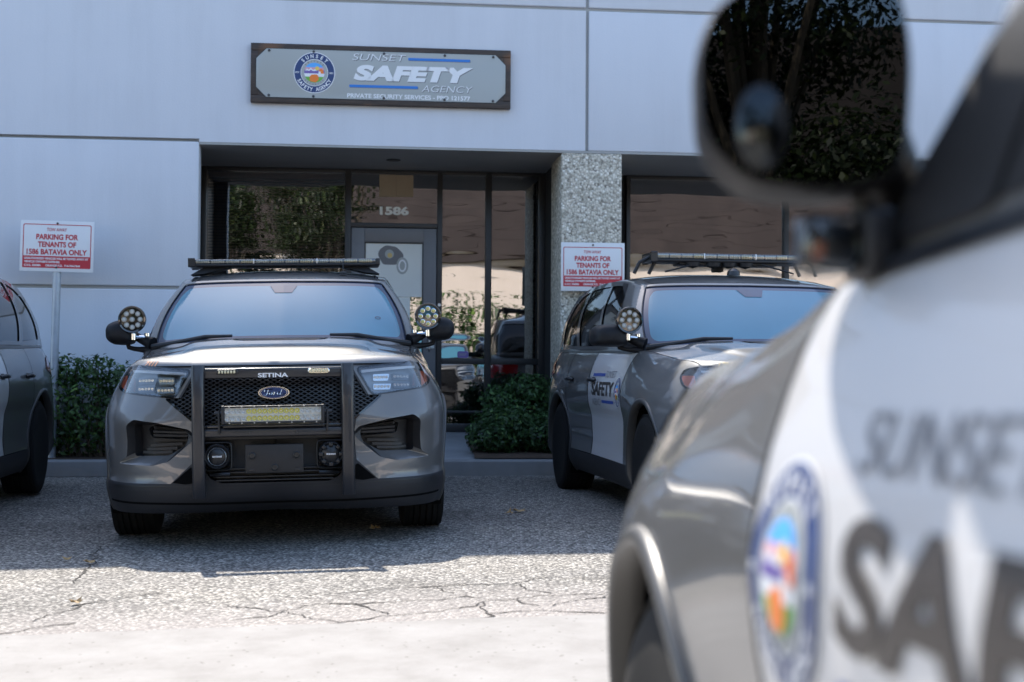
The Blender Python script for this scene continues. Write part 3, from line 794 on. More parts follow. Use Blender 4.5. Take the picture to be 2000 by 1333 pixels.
def spotlight(root, side, lit=False, pos=(.985, 1.47, 1.362), reach=0.0):
    x, y, z = pos; x *= side
    mb = MB()
    mb.lathe([(.112, .0), (.11, .03), (.095, .06), (.06, .082), (.01, .09), (-.018, .091), (-.024, .088), (-.022, .078), (-.01, .074), (-.008, .0)], 'gloss_black' if not lit else 'gloss_black', 40, 'Y', (x, y, z), cap=False)
    sp = mb.build("spotlight", root)
    mb = MB()
    mb.lathe([(.0, .076), (.002, .0)], 'lamp_grey' if not lit else 'lamp_dark', 32, 'Y', (x, y - .008, z), cap=False)
    col = 'led_yellow' if lit else 'led_clear'
    for k in range(9):
        a = 2 * math.pi * k / 8; r = 0 if k == 8 else .052
        cx, cz = x + r * math.cos(a), z + r * math.sin(a)
        mb.lathe([(.0, .0175), (-.008, .0165), (-.009, .0125), (-.003, .012)], 'chrome' if lit else 'lamp_grey', 18, 'Y', (cx, y - .009, cz), cap=False)
        mb.lathe([(-.003, .0125), (-.006, .009), (-.008, 0)], col, 14, 'Y', (cx, y - .009, cz), cap=False)
    mb.build("reflector", sp, sharp=40)
    mb = MB()
    mb.tube([(x, y + .03, z - .08), (x, y + .035, z - .115)], .014, 'chrome')
    mb.lathe([(-.02, .0), (-.02, .02), (.02, .02), (.02, 0)], 'chrome', 16, 'Z', (x, y + .035, z - .115))
    mb.tube([(x, y + .035, z - .115), (side * (abs(x) - .06), y + .06, z - .118), (side * (abs(x) - .105 - reach), y + .11 + reach * .9, z - .125)], .0125, 'chrome')
    mb.lathe([(-.03, .0), (-.03, .02), (.03, .02), (.03, 0)], 'chrome', 16, 'Z', (side * (abs(x) - .085), y + .09, z - .12))
    mb.build("bracket", sp)
    return sp

def fine(S, mx=.018):
    """split flat shapes into small triangles so that they follow a curved panel"""
    from mathutils.geometry import tessellate_polygon
    out = []
    for v, f, m, l in S:
        T = []
        for q in f:
            if len(q) == 3: T.append([np.array(v[i]) for i in q])
            else:
                P = [v[i] for i in q]
                for t in tessellate_polygon([[Vector((p[0], p[1], 0)) for p in P]]):
                    a, b, c = (np.array(P[i]) for i in t)
                    T.append([a, b, c] if np.cross(b - a, c - a) > 0 else [a, c, b])
        R_ = []
        while T:
            t = T.pop(); e = [np.linalg.norm(t[(i + 1) % 3] - t[i]) for i in range(3)]; k = int(np.argmax(e))
            if e[k] <= mx: R_.append(t); continue
            a, b, c = t[k], t[(k + 1) % 3], t[(k + 2) % 3]; h = (a + b) / 2; T += [[a, h, c], [h, b, c]]
        out.append((np.array(R_).reshape(-1, 2), [(3 * i, 3 * i + 1, 3 * i + 2) for i in range(len(R_))], m, l))
    return out
def door_graphics(root, side, door):
    """lettering and emblem laid on the white front door"""
    u_e, z_e = u_y(1.66), .868            # emblem centre
    sgn = side                            # text runs rearwards on the left flank, forwards on the right
    def mapper(du0, dz0=0):
        def fn(v, lay):
            uu = (u_e + du0 + v[:, 0]) if side > 0 else (u_e + du0 - v[:, 0])
            p, _ = LOW.sample(np.c_[uu, z_e + dz0 + v[:, 1]], .0028 + .0007 * lay)
            return p * [side, 1, 1]
        return fn
    mb = MB(); decals(mb, fine(emblem2d(.104), .03), mapper(0)); mb.build("emblem", door, sharp=-30)
    S = []
    T = lambda s_, h, b, w, x, y, m: S.append((lambda g: (g[0] + [x, y], g[1], m, 0))(text2d(s_, h, b, .07, width=w)))
    W = .78
    T("SAFETY", .108, .034, W, 0, 0, 'decal_black')
    sx = 1 if side > 0 else -1            # SUNSET leads towards the emblem, AGENCY trails
    T("SUNSET", .05, -.006, .33, -sx * .225, .105, 'decal_dkgrey'); T("AGENCY", .05, -.006, .33, sx * .225, -.10, 'decal_dkgrey')
    S.append((*rect2d(*sorted((-sx * .035, sx * .39)), .088, .11), 'decal_royal', 0)); S.append((*rect2d(*sorted((-sx * .39, sx * .035)), -.105, -.083), 'decal_royal', 0))
    mb = MB(); decals(mb, fine(S), mapper(.140 + W / 2, .02)); mb.build("lettering", door, sharp=-30)

def light_bar(root, y, z, w=1.40, h=.055, legs=False):
    mb = MB()
    mb.rbox(-w / 2, w / 2, y - .14, y + .14, z, z + h * .42, 'plastic_black', .012)
    mb.rbox(-w / 2 + .02, w / 2 - .02, y - .12, y + .12, z + h * .3, z + h * .95, 'lamp_dark', .01)
    lb = None
    for s_ in (-1, 1):
        if legs:
            for dx, yy in ((0, y - .05), (-.12, y - .02)):
                mb.tube([(s_ * (w / 2 + .0 + dx), yy, z + h * .6), (s_ * (w / 2 + .075 + dx), yy + .01, z + .0), (s_ * (w / 2 + .115 + dx), yy + .02, z - .085)], .014, 'plastic_black', 8)
            mb.tube([(s_ * (w / 2 - .10), y - .13, z - .075), (s_ * (w / 2 - .35), y - .13, z - .01)], .007, 'plastic_black', 6)
        else:
            mb.add([(s_ * (w / 2 - .10), y - .08, z), (s_ * (w / 2 - .30), y - .08, z), (s_ * (w / 2 - .10), y - .10, z - .05), (s_ * (w / 2 + .0), y - .10, z - .06), (s_ * (w / 2 - .10), y + .08, z), (s_ * (w / 2 - .30), y + .08, z), (s_ * (w / 2 - .10), y + .10, z - .05), (s_ * (w / 2 + .0), y + .10, z - .06)],
                   [(0, 1, 2, 3), (4, 7, 6, 5), (0, 4, 5, 1), (0, 3, 7, 4), (1, 5, 6, 2), (2, 6, 7, 3)], 'plastic_black')
    if legs:
        for px in (-.28, -.12, .0, .13):
            mb.lathe([(0, 0), (.0, .06), (-.03, .052), (-.045, .0)], 'plastic_black', 18, 'Z', (px, y - .1, z))
        mb.rbox(-.08, .0, y + .02, y + .10, z - .06, z, 'plastic_black', .01)
        mb.rbox(-w / 2 + .22, w / 2 - .22, y - .1, y + .1, z - .018, z + .004, 'plastic_black', .006)
    lb = mb.build("light_bar", root)
    mb = MB(); n = 12
    cols = ['led_clear', 'led_clear', 'led_clear', 'led_pale', 'led_clear', 'led_clear', 'led_clear', 'led_pale', 'led_clear', 'led_clear', 'led_pale', 'led_pale']
    for i in range(n):
        x0 = -w / 2 + .045 + (w - .09) / n * i; x1 = x0 + (w - .09) / n - .012
        for k in range(6):
            a = x0 + (x1 - x0) / 6 * k; mb.rbox(a + .001, a + (x1 - x0) / 6 - .001, y - .134, y - .110, z + h * .38, z + h * .9, cols[i], .003)
    mb.build("led_module", lb)
    mb = MB(); mb.rbox(-w / 2 + .004, w / 2 - .004, y - .143, y + .143, z + h * .36, z + h, 'lens_smoke', .012)
    for px in (-w / 6, w / 6): mb.rbox(px - .005, px + .005, y - .146, y + .146, z + h * .34, z + h * 1.02, 'aluminium', .002)
    for s_ in (-1, 1): mb.rbox(s_ * (w / 2 - .03), s_ * (w / 2 + .004), y - .147, y + .147, z + h * .05, z + h * 1.03, 'plastic_satin', .008)
    mb.build("lens_cover", lb)
    return lb
# ------------------------------------------------------------------ the car itself
def build_car(root, kind='A', number=None, numcol='decal_copper', push=False, spots=((1, False), (-1, False)), bar='low', old=False, roof_text=None, decal_sides=(1, -1), num_side=-1, mtilt=0.0, mdx=0.0, mdz=0.0):
    K = 'B' if old else 'A'
    G, redge = GREEN[K]
    # ---- painted shell
    top = [(u, float(ztop(u))) for u in np.linspace(UMAX, 0, 90)]
    loop = np.array([(0, .215)] + [(UMAX, .215)] + top)
    cladfront = xz([(-.1, .70), (.40, .70)] + LOWLINE)
    # black lower band: from the nose along the sills to the tail
    clad = np.vstack([[(-.1, .70)], cladfront[1:], [(u_y(3.0), SILL), (UMAX - .8, .40), (UMAX + .1, .46), (UMAX + .1, .1), (-.1, .1)]])
    holes = [clad, xz(HL), ARCH_F, ARCH_R, DF, DR]
    grl = xz(GR)
    holes2 = [clad, xz(HL), ARCH_F, ARCH_R, DF, DR, xz(LEDGE)] + [grl]
    def keyed(k, f):
        return f() if k not in MESHCACHE else None
    region_obj("body", LOW, loop, 'paint_grey', root, 'body' + K, holes2, .045)
    # doors
    for s_ in (1, -1):
        d = region_obj("front_door", LOW, DF * [1, 1], 'paint_white', root, 'df%d' % s_, (), .028, .0, (s_,))
        shut_line(d, s_, DF, 'sl1%d' % s_)
        if s_ in decal_sides: door_graphics(root, s_, d)
        door_handle(d, s_, 2.56)
        d2 = region_obj("rear_door", LOW, DR, 'paint_grey', root, 'dr%d' % s_, (), .05, .0, (s_,))
        door_handle(d2, s_, 3.42); shut_line(d2, s_, DR, 'sl2%d' % s_)
    # bumper / sill cladding
    cl = np.array([(0, .208), (UMAX, .208), (UMAX, .462), (UMAX - .8, .402), (u_y(3.0), SILL + .001)] + [tuple(p) for p in cladfront[::-1]][:-2] + [(u_x(.40), .699), (0, .699)])
    if 'clad' not in MESHCACHE:
        V, F, NN = region(LOW, cl, [ARCH_F, ARCH_R, *( [xz(IN_C)] )], .04, .004)
        mb = MB(); mb.add(V, F, 'cladding'); mb.build("bumper", root, key='clad', normals=NN)
    else: put("bumper", MESHCACHE['clad'], root)
    def part(name, key, fn, sharp=35, parent=root):
        if key in MESHCACHE: return put(name, MESHCACHE[key], parent)
        mb = MB(); fn(mb); return mb.build(name, parent, key=key, sharp=sharp)
    # arch trims, wheel wells, underbody, panel gaps
    for wy_ in WHEEL_Y:
        for s_ in (1, -1):
            def f(mb):
                rows = []
                a = np.linspace(R(-24), R(204), 44)
                for r, d in ((.460, .001), (.457, .008), (.446, .012), (.434, .010), (.428, .002), (.428, -.045)):
                    pts = np.array([(u_y(wy_ + r * math.cos(t)), max(.17, WHEEL_R + r * math.sin(t))) for t in a]); p, _ = LOW.sample(pts, d); rows.append(p * [s_, 1, 1])
                mb.loft([list(map(tuple, q)) for q in rows], 'cladding_arch', closed=False, cap=False)
            part("arch_trim", 'arch%d%.1f' % (s_, wy_), f, 50)
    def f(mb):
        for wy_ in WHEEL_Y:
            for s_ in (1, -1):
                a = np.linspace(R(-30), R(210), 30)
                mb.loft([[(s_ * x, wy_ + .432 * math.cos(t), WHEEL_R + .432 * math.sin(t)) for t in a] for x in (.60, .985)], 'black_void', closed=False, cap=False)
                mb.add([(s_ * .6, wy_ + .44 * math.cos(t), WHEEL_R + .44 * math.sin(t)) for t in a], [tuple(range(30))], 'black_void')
        mb.box(-.6, .6, .25, 4.8, .24, .5, 'black_void'); mb.box(-.92, .92, 1.4, 3.5, .24, .45, 'black_void'); mb.box(-.85, .85, .36, .5, .5, .95, 'black_void'); mb.box(-.85, .85, 4.42, 4.75, .3, 1.0, 'black_void')  # plain black boxes added to block light under and inside the shell
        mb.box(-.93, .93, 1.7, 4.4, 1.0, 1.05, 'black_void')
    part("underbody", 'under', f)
    for s_ in (1, -1):
        def f(mb): strip_on(mb, LOW, [(u, float(ztop(u)) - .014) for u in np.linspace(u_y(1.6), u_y(4.5), 30)], .02, .004, 'plastic_satin', (s_,))
        part("belt_moulding", 'belt%d' % s_, f, -35)
    # ---- hood
    if 'hood' not in MESHCACHE:
        e = _tp; half = [(p[0], p[1]) for p in e]; lp = np.array([(x, y) for x, y in half] + [(-x, y) for x, y in half[::-1][:-1]])
        uv, tri = cdt(lp, (), .03); z = hood_z(uv[:, 0], uv[:, 1]); P = np.c_[uv, z]
        e_ = .004; zx = (hood_z(uv[:, 0] + e_, uv[:, 1]) - hood_z(uv[:, 0] - e_, uv[:, 1])) / (2 * e_); zy = (hood_z(uv[:, 0], uv[:, 1] + e_) - hood_z(uv[:, 0], uv[:, 1] - e_)) / (2 * e_)
        # blend into the nose and the fender tops: boundary vertices take the side surface's normal half-way
        Nn = np.c_[-zx, -zy, np.ones(len(uv))]; Nn /= np.linalg.norm(Nn, axis=1, keepdims=True)
        es, en = LOW.sample(np.c_[_te, ztop(_te)]); full = np.vstack([es, es * [-1, 1, 1]]); fn_ = np.vstack([en, en * [-1, 1, 1]])
        for i in range(len(P)):
            d = np.linalg.norm(full[:, :2] - P[i, :2], axis=1); j = d.argmin()
            if d[j] < .05:
                k = (1 - d[j] / .05) * .55; q = Nn[i] * (1 - k) + fn_[j] * k; Nn[i] = q / np.linalg.norm(q)
        mb = MB(); mb.add(P, tri, 'paint_grey'); mb.build("hood", root, key='hood', normals=Nn)
    else: put("hood", MESHCACHE['hood'], root)
    hd = [o for o in root.children if o.name.startswith("hood")][0]
    for s_ in (1, -1):
        def f(mb):
            p = np.array([(s_ * x, y) for x, y in [(.79, .14), (.82, .30), (.83, .6), (.835, 1.0), (.85, 1.3), (.87, 1.45)]]); p = dense(p, .03, False)
            a = np.c_[p + [.003, 0], hood_z(p[:, 0] + .003, p[:, 1]) + .0015]; b = np.c_[p - [.003, 0], hood_z(p[:, 0] - .003, p[:, 1]) + .0015]; n = len(p)
            mb.add(np.vstack([a, b]), [(i, n + i, n + i + 1, i + 1) for i in range(n - 1)], 'black_void')
        part("shut_line", 'hoodgap%d' % s_, f, -35, hd)
    def f(mb): strip_on(mb, LOW, [(u, float(ztop(u)) - .038) for u in np.linspace(0, u_x(.86), 30)], .008, .0012, 'black_void')
    part("shut_line", 'hoodgap', f, -35, hd)
    def f(mb):
        q = dense(np.array([(-.285, .99), (.285, .99), (.32, 1.13), (-.32, 1.13)]), .03)
        mb.add(np.c_[q, hood_z(q[:, 0], q[:, 1]) + .004], [tuple(range(len(q)))], 'plastic_black')
    part("scoop_panel", 'scoop', f, -35, hd)
    for s_ in (1, -1):
        def f(mb):
            x = [.86, .7, .5, .32]; pts = [(s_ * a, 1.52 - (.86 - a) * .42 - .03, hood_z(np.array([a]), np.array([1.50 - (.86 - a) * .42]))[0] + .018) for a in x]
            mb.tube(pts, [.02, .017, .013, .009], 'plastic_black', 8)
        part("wiper", 'wiper%d' % s_, f)
    # ---- greenhouse
    gl = np.array([(0, 0), (3, 0), (3, 1), (0, 1)])
    region_obj("roof_frame", G, gl, 'paint_grey', root, 'gh' + K, [WS, WIN['f'], WIN['r'], WIN['q'], BACK], .03)
    wsl = np.array([p for p in WS if p[0] > -.01]); wsl = np.vstack([[(0, .055)], wsl, [(0, .965)]])
    ws = region_obj("windscreen", G, wsl, 'frit', root, 'ws' + K, [WS_IN], .03, -.006)
    wi = np.vstack([[(0, .13)], [p for p in WS_IN if p[0] > 0], [(0, .90)]])
    region_obj("glazing", G, wi, 'windscreen', ws, 'wsi' + K, (), .03, -.006)
    def f(mb):
        q = np.array([(1.10, .03), (1.153, .03), (1.158, .79), (1.25, .94), (1.25, .97), (1.17, .97)])
        for s_ in (1, -1):
            V, F, NN = region(G, q, (), .03, .003, (s_,)); mb.add(V, F, 'mirror_shell')
        q = rounded([(1.03, .02), (1.12, .02), (1.118, .30), (1.10, .42), (1.06, .30)], .01)
        for s_ in (1, -1):
            V, F, NN = region(G, q, (), .03, .006, (s_,)); mb.add(V, F, 'mirror_shell')
        strip_on(mb, G, [(0, .965), (.885, .965)], .012, .001, 'plastic_black'); strip_on(mb, G, [(.895, .06), (.885, .95)], .022, .002, 'plastic_black')
        b = np.array([(-.0, .90), (.075, .90), (.045, .78), (-.0, .78)]); p, _ = G.sample(b, -.003)
        for s_ in (1, -1): mb.add(p * [s_, 1, 1], [(0, 1, 2, 3) if s_ > 0 else (3, 2, 1, 0)], 'frit')
        t = np.linspace(0, 2 * math.pi, 25)[:-1]; o = np.c_[.56 + .026 * np.cos(t), .40 + .022 * np.sin(t)]; i_ = np.c_[.56 + .019 * np.cos(t), .40 + .015 * np.sin(t)]
        P, _ = G.sample(np.vstack([o, i_]), -.003); mb.add(P, [(k, (k + 1) % 24, 24 + (k + 1) % 24, 24 + k) for k in range(24)], 'frit')
    part("window_seal", 'seal' + K, f, -35)
    for k in ('f', 'r', 'q'):
        for s_ in (1, -1): region_obj("side_window", G, WIN[k], 'glass_tint', root, 'win%s%d' % (k + K, s_), (), .05, -.008, (s_,))
    bl = np.array([p for p in BACK if p[0] < 3]); bl = np.vstack([bl, [(3, .12)], [(3, .94)]]); bl = bl[np.lexsort((bl[:, 1],))] if False else np.array([(2.14, .12), (3, .12), (3, .94), (2.12, .9)])
    region_obj("rear_window", G, bl, 'glass_tint', root, 'bw' + K, (), .05, -.008)
    def f(mb):   # roof panel, crowned, with side gutters
        e = redge; lp = np.vstack([e[:, :2], (e[::-1] * [-1, 1, 1])[1:-1, :2]])
        uv, tri = cdt(lp, (), .06)
        full = np.vstack([e, e * [-1, 1, 1]])
        ys = np.linspace(e[:, 1].min(), e[:, 1].max(), 40)
        order = e[np.argsort(e[:, 1])]
        sidee = e[30:61]; so = sidee[np.argsort(sidee[:, 1])]
        def rz(x, y):
            zc = np.interp(y, [1.98, 2.12, 2.4, 2.8, 3.4, 4.0, 4.4, 4.62], np.array([1.657, 1.692, 1.742, 1.772, 1.782, 1.768, 1.735, 1.675]) + (redge[0, 2] - 1.657))
            xe = np.interp(y, so[:, 1], so[:, 0]); ze = np.interp(y, so[:, 1], so[:, 2])
            q = np.clip(np.abs(x) / xe, 0, 1); return ze + (zc - ze) * (1 - q ** 2.6)
        z = rz(uv[:, 0], uv[:, 1])
        for i in range(len(uv)):
            d = np.hypot(full[:, 0] - uv[i, 0], full[:, 1] - uv[i, 1]); j = d.argmin()
            if d[j] < 1e-4: z[i] = full[j, 2]
        mb.add(np.c_[uv, z], tri, 'paint_grey')
        for s_ in (1, -1):
            p = np.array([(s_ * .66, y) for y in np.linspace(2.1, 4.4, 24)]); a = np.c_[p + [.008, 0], rz(p[:, 0], p[:, 1]) + .003]; b = np.c_[p - [.008, 0], rz(p[:, 0], p[:, 1]) + .003]; n = len(p)
            mb.add(np.vstack([a, b]), [(i, n + i, n + i + 1, i + 1) for i in range(n - 1)], 'plastic_black')
    part("roof", 'roof' + K, f, -60)
    # ---- lamps
    for s_ in (1, -1):
        k = 'hl%d' % s_
        if k not in MESHCACHE:
            mb = MB(); H = xz(HL)
            ring_one(mb, LOW, H, .0, H, -.05, 'lamp_dark', s_)
            V, F, NN = region(LOW, H, (), .03, -.05, (s_,)); mb.add(V, F, 'lamp_dark')
            strip_on(mb, LOW, np.vstack([H, H[:1]]), .011, .004, 'gloss_black', (s_,)); mb.mesh("headlight", key=k, sharp=-40)
            mb = MB(); V, F, NN = region(LOW, xz(c_scale(HL, .985)), (), .03, .004, (s_,)); mb.add(V, F, 'lens_clear'); mb.mesh("lens", key=k + 'l', normals=NN)
            mb = MB()
            for (x0, x1, z0, z1, mat, d) in ((.575, .665, .945, .985, 'lamp_silver', -.03), (.575, .675, .895, .928, 'lamp_silver', -.03), (.70, .80, .95, .99, 'lamp_dark', -.035), (.70, .80, .905, .94, 'lamp_dark', -.035)):
                q = rounded([(x0, z0), (x1, z0), (x1 + .01, z1), (x0 - .0, z1)], .008); P, _ = LOW.sample(xz(q), d); P2, _ = LOW.sample(xz(q), d - .02); n = len(q)
                mb.add(np.vstack([P, P2]) * [s_, 1, 1], [tuple(range(n)) if s_ > 0 else tuple(range(n))[::-1]] + [(i, (i + 1) % n, n + (i + 1) % n, n + i) for i in range(n)], mat)
                for j in range(5):
                    xx = x0 + (x1 - x0) * (j + .5) / 5; P, _ = LOW.sample(xz([(xx, (z0 + z1) / 2)]), d + .004); c = P[0] * [s_, 1, 1]; mb.lathe([(0, .0), (0, .008), (.01, .01)], 'chrome', 10, 'Y', tuple(c))
            q = [(.50, .992), (.66, 1.004), (.83, 1.016), (.83, 1.03), (.66, 1.022), (.50, 1.008)]; P, _ = LOW.sample(xz(dense(q, .05)), -.012); mb.add(P * [s_, 1, 1], [tuple(range(len(P)))], 'decal_white')
            q = dense([(.862, .908), (.908, .935), (.902, .995), (.858, .995)], .02); P, _ = LOW.sample(xz(q), -.006); mb.add(P * [s_, 1, 1], [tuple(range(len(P)))], 'amber')
            q = dense([(.818, .912), (.852, .912), (.85, .99), (.822, .985)], .02); P, _ = LOW.sample(xz(q), -.03); mb.add(P * [s_, 1, 1], [tuple(range(len(P)))], 'gloss_black')
            mb.mesh("reflector", key=k + 'r', sharp=-30)
        h = put("headlight", MESHCACHE[k], root); put("lens", MESHCACHE[k + 'l'], h); put("reflector", MESHCACHE[k + 'r'], h)
        tl = rounded([(u_y(4.20), 1.0), (u_y(4.80), .90), (UMAX - .62, .95), (UMAX - .62, 1.08), (u_y(4.70), 1.12), (u_y(4.36), 1.09)], .02)
        region_obj("tail_light", LOW, tl, 'tail_red', root, 'tl%d' % s_, (), .04, .006, (s_,))
        # bumper vents with ledge, bezel and slats
        k = 'vent%d' % s_
        if k not in MESHCACHE:
            mb = MB(); ring_one(mb, LOW, xz(LEDGE), 0, xz(VENT), -.05, lambda c: 'paint_grey' if c[2] < .535 or (abs(c[0]) < .53 and c[2] < .66) else 'plastic_black', s_); ring_one(mb, LOW, xz(VENT), -.05, xz(VENT), -.11, 'plastic_black', s_)
            V, F, NN = region(LOW, xz(VENT), (), .03, -.11, (s_,)); mb.add(V, F, 'plastic_black')
            for j, (z, xa, xb) in enumerate(((.655, .50, .71), (.635, .50, .71), (.612, .51, .72), (.590, .54, .74), (.572, .57, .77), (.556, .60, .80))):
                strip_on(mb, LOW, xz([(xa, z), (xb, z)]), .013, -.06 if j < 2 else -.08, 'plastic_black', (s_,), .02)
            q = rounded([(.50, .672), (.705, .70), (.73, .68), (.715, .628), (.50, .615)], .012); ring_one(mb, LOW, xz(q), -.048, xz(q), -.1, 'plastic_satin', s_)
            mb.mesh("fog_vent", key=k, sharp=-30)
        put("fog_vent", MESHCACHE[k], root)
    # ---- grille with its diamond lattice, lower bumper inserts
    if 'grille' not in MESHCACHE:
        mb = MB(); g = grl.copy(); g[:, 0] = np.maximum(g[:, 0], 0)
        V, F, NN = region(LOW, g, (), .04, -.045); mb.add(V, F, 'black_void')
        GP = [(x, z) for x, z in GR]
        def clipseg(p0, p1):
            t = np.linspace(0, 1, 60); q = np.array(p0) + (np.array(p1) - np.array(p0)) * t[:, None]; ok = inside(np.array(GP), q); runs = []; cur = []
            for a, b in zip(q, ok):
                if b: cur.append(a)
                elif cur: runs.append(cur); cur = []
            if cur: runs.append(cur)
            return [r for r in runs if len(r) > 1]
        for k in range(-26, 40):
            for sl in (.55, -.55):
                z0 = .70 + k * .0235
                for r_ in clipseg((.0, z0), (.62, z0 + sl * .62)): strip_on(mb, LOW, xz([r_[0], r_[-1]]), .0055, -.012, 'plastic_satin', thick=.02)
        # frame around the mesh, upper chrome-black bar
        strip_on(mb, LOW, xz([(0.001, .705), (.40, .705), (.464, .735), (.606, .856)]), .012, .004, 'gloss_black', thick=.05)
        strip_on(mb, LOW, xz([(0.001, 1.005), (.30, 1.005), (.448, 1.003), (.53, .862)]), .012, .002, 'plastic_black', thick=.05)
        mb.build("grille", root, key='grille', sharp=-40)
    else: put("grille", MESHCACHE['grille'], root)
    gr = root.children[-1]
    lower_intake(root)
    if push:
        badge(gr, .884)
        lower_inserts(root); push_bar(root)
    else: badge(gr, .884)
    # ---- mirrors, spotlights, wheels, roof equipment
    for s_ in (1, -1): mirror_part(root, s_, K, mtilt, mtilt > .05, mdx, mdz)
    for s_, lit in spots: spotlight(root, s_, lit)
    for wy_ in WHEEL_Y:
        for s_ in (1, -1): wheel(root, s_ * .88, wy_, TYRE_R, s_)
    if bar == 'low': light_bar(root, 2.45, 1.774, 1.38, .052)
    elif bar == 'rack': light_bar(root, 2.5, 1.836, 1.20, .066, True)
    def f(mb):
        mb.lathe([(0, .03), (.012, .028), (.02, .0)], 'plastic_black', 14, 'Z', (.42, 2.2, 1.708)); mb.tube([(.42, 2.2, 1.72), (.42, 2.22, 1.80)], .003, 'plastic_black', 6)
    if bar == 'low': part("antenna", 'ant', f)
    if bar == 'rack':
        mb = MB(); mb.lathe([(0, .05), (.03, .045), (.05, .02), (.055, 0)], 'plastic_satin', 20, 'Z', (.0, 2.28, 1.735)); mb.build("antenna", root)
    if number:
        v, f_ = text2d(number, .036, .02, .15, width=.105); mb = MB()
        uc = float(xz([(.705, 1.06)])[0][0])
        def fn(v, lay):
            p, _ = LOW.sample(np.c_[uc - v[:, 0] if num_side < 0 else uc + v[:, 0], 1.058 + v[:, 1]], .002); return p * [num_side, 1, 1]
        decals(mb, [(v, f_, numcol, 0)], fn); mb.build("unit_number", hd, sharp=-30)
    return root

def shut_line(door, s_, loop, key):
    if key not in MESHCACHE:
        mb = MB(); strip_on(mb, LOW, [(p[0], p[1]) for p in np.vstack([loop, loop[:1]])], .008, .0012, 'black_void', (s_,)); mb.mesh("shut_line", key=key, sharp=-35)
    return put("shut_line", MESHCACHE[key], door)
def c_scale(p, k): p = np.asarray(p, float); c = p.mean(0); return c + (p - c) * k
def ring_one(mb, surf, A, da, B, db, mat, s_, n=90):
    t = MB(); ring_strip(t, surf, A, da, B, db, 'x', n, False); V = [(v[0] * s_, v[1], v[2]) for v in t.v]
    if callable(mat):
        for m in ('paint_grey', 'plastic_black'): mb.add(V, [f for f in t.f if mat(np.mean([V[i] for i in f], axis=0)) == m], m)
    else: mb.add(V, t.f, mat)
IN_C = [(-.1, .64), (.395, .64), (.40, .46), (.36, .40), (.30, .375), (-.1, .375)]
def door_handle(door, s_, y):
    k = 'dh%d%.1f' % (s_, y)
    if k not in MESHCACHE:
        mb = MB(); P = np.array([(u_y(y - .09), .945), (u_y(y - .05), .945), (u_y(y), .945), (u_y(y + .05), .945), (u_y(y + .09), .945)]); p, _ = LOW.sample(P, [.004, .032, .036, .032, .004]); p *= [s_, 1, 1]
        mb.tube([tuple(q) for q in p], [.012, .016, .017, .016, .012], 'plastic_satin', 10)
        q = rounded([(u_y(y - .06), .925), (u_y(y + .06), .925), (u_y(y + .06), .968), (u_y(y - .06), .968)], .015); r, _ = LOW.sample(q, .002); mb.add(r * [s_, 1, 1], [tuple(range(len(r)))], 'plastic_black')
        mb.mesh("door_handle", key=k, sharp=-40)
    return put("door_handle", MESHCACHE[k], door)
def badge(parent, zc):
    """blue oval badge with script lettering in bright metal"""
    if 'badge' in MESHCACHE: return put("badge", MESHCACHE['badge'], parent)
    mb = MB(); a, b = .088, .036; yb = -.012
    def fn(v, lay): return np.c_[v[:, 0], np.full(len(v), yb - .0016 * lay), zc + v[:, 1]]
    n = 48; t = np.linspace(0, 2 * math.pi, n, endpoint=False)
    for k, mat, lay in ((1, 'chrome', 0), (.93, 'decal_navy', 1), (.86, 'chrome', 2), (.83, 'decal_navy', 3)):
        mb.add(fn(np.c_[a * k * np.cos(t), b * k * np.sin(t)], lay), [tuple(range(n))], mat)
    mb.loft([[(a * 1.02 * math.cos(q), y, zc + b * 1.02 * math.sin(q)) for q in t] for y in (.04, yb + .001)], 'chrome', True, False)
    strokes = [[(-.052, .006), (-.048, .016), (-.036, .019), (-.018, .018), (-.006, .021)], [(-.030, .019), (-.034, .004), (-.040, -.012), (-.050, -.017), (-.058, -.011)], [(-.044, .002), (-.034, .003), (-.024, .002)],
               [(-.016, .003), (-.024, -.003), (-.022, -.012), (-.013, -.013), (-.009, -.005), (-.016, .003), (-.006, .0)],
               [(-.006, .0), (.002, .004), (.003, -.003), (.000, -.013)], [(.003, -.003), (.010, .003), (.015, .002)],
               [(.036, .002), (.026, .003), (.020, -.006), (.024, -.013), (.033, -.010), (.040, .002), (.046, .018)], [(.040, .002), (.036, -.010), (.042, -.013), (.056, -.008), (.064, -.006)]]
    for st in strokes:
        p = catmull(st, 6); r = [.0016 + .0012 * math.sin(math.pi * i / (len(p) - 1)) for i in range(len(p))]
        mb.tube([(x, yb - .0065, zc + z) for x, z in p], r, 'chrome', 6)
    return mb.build("badge", parent, key='badge', sharp=-40)
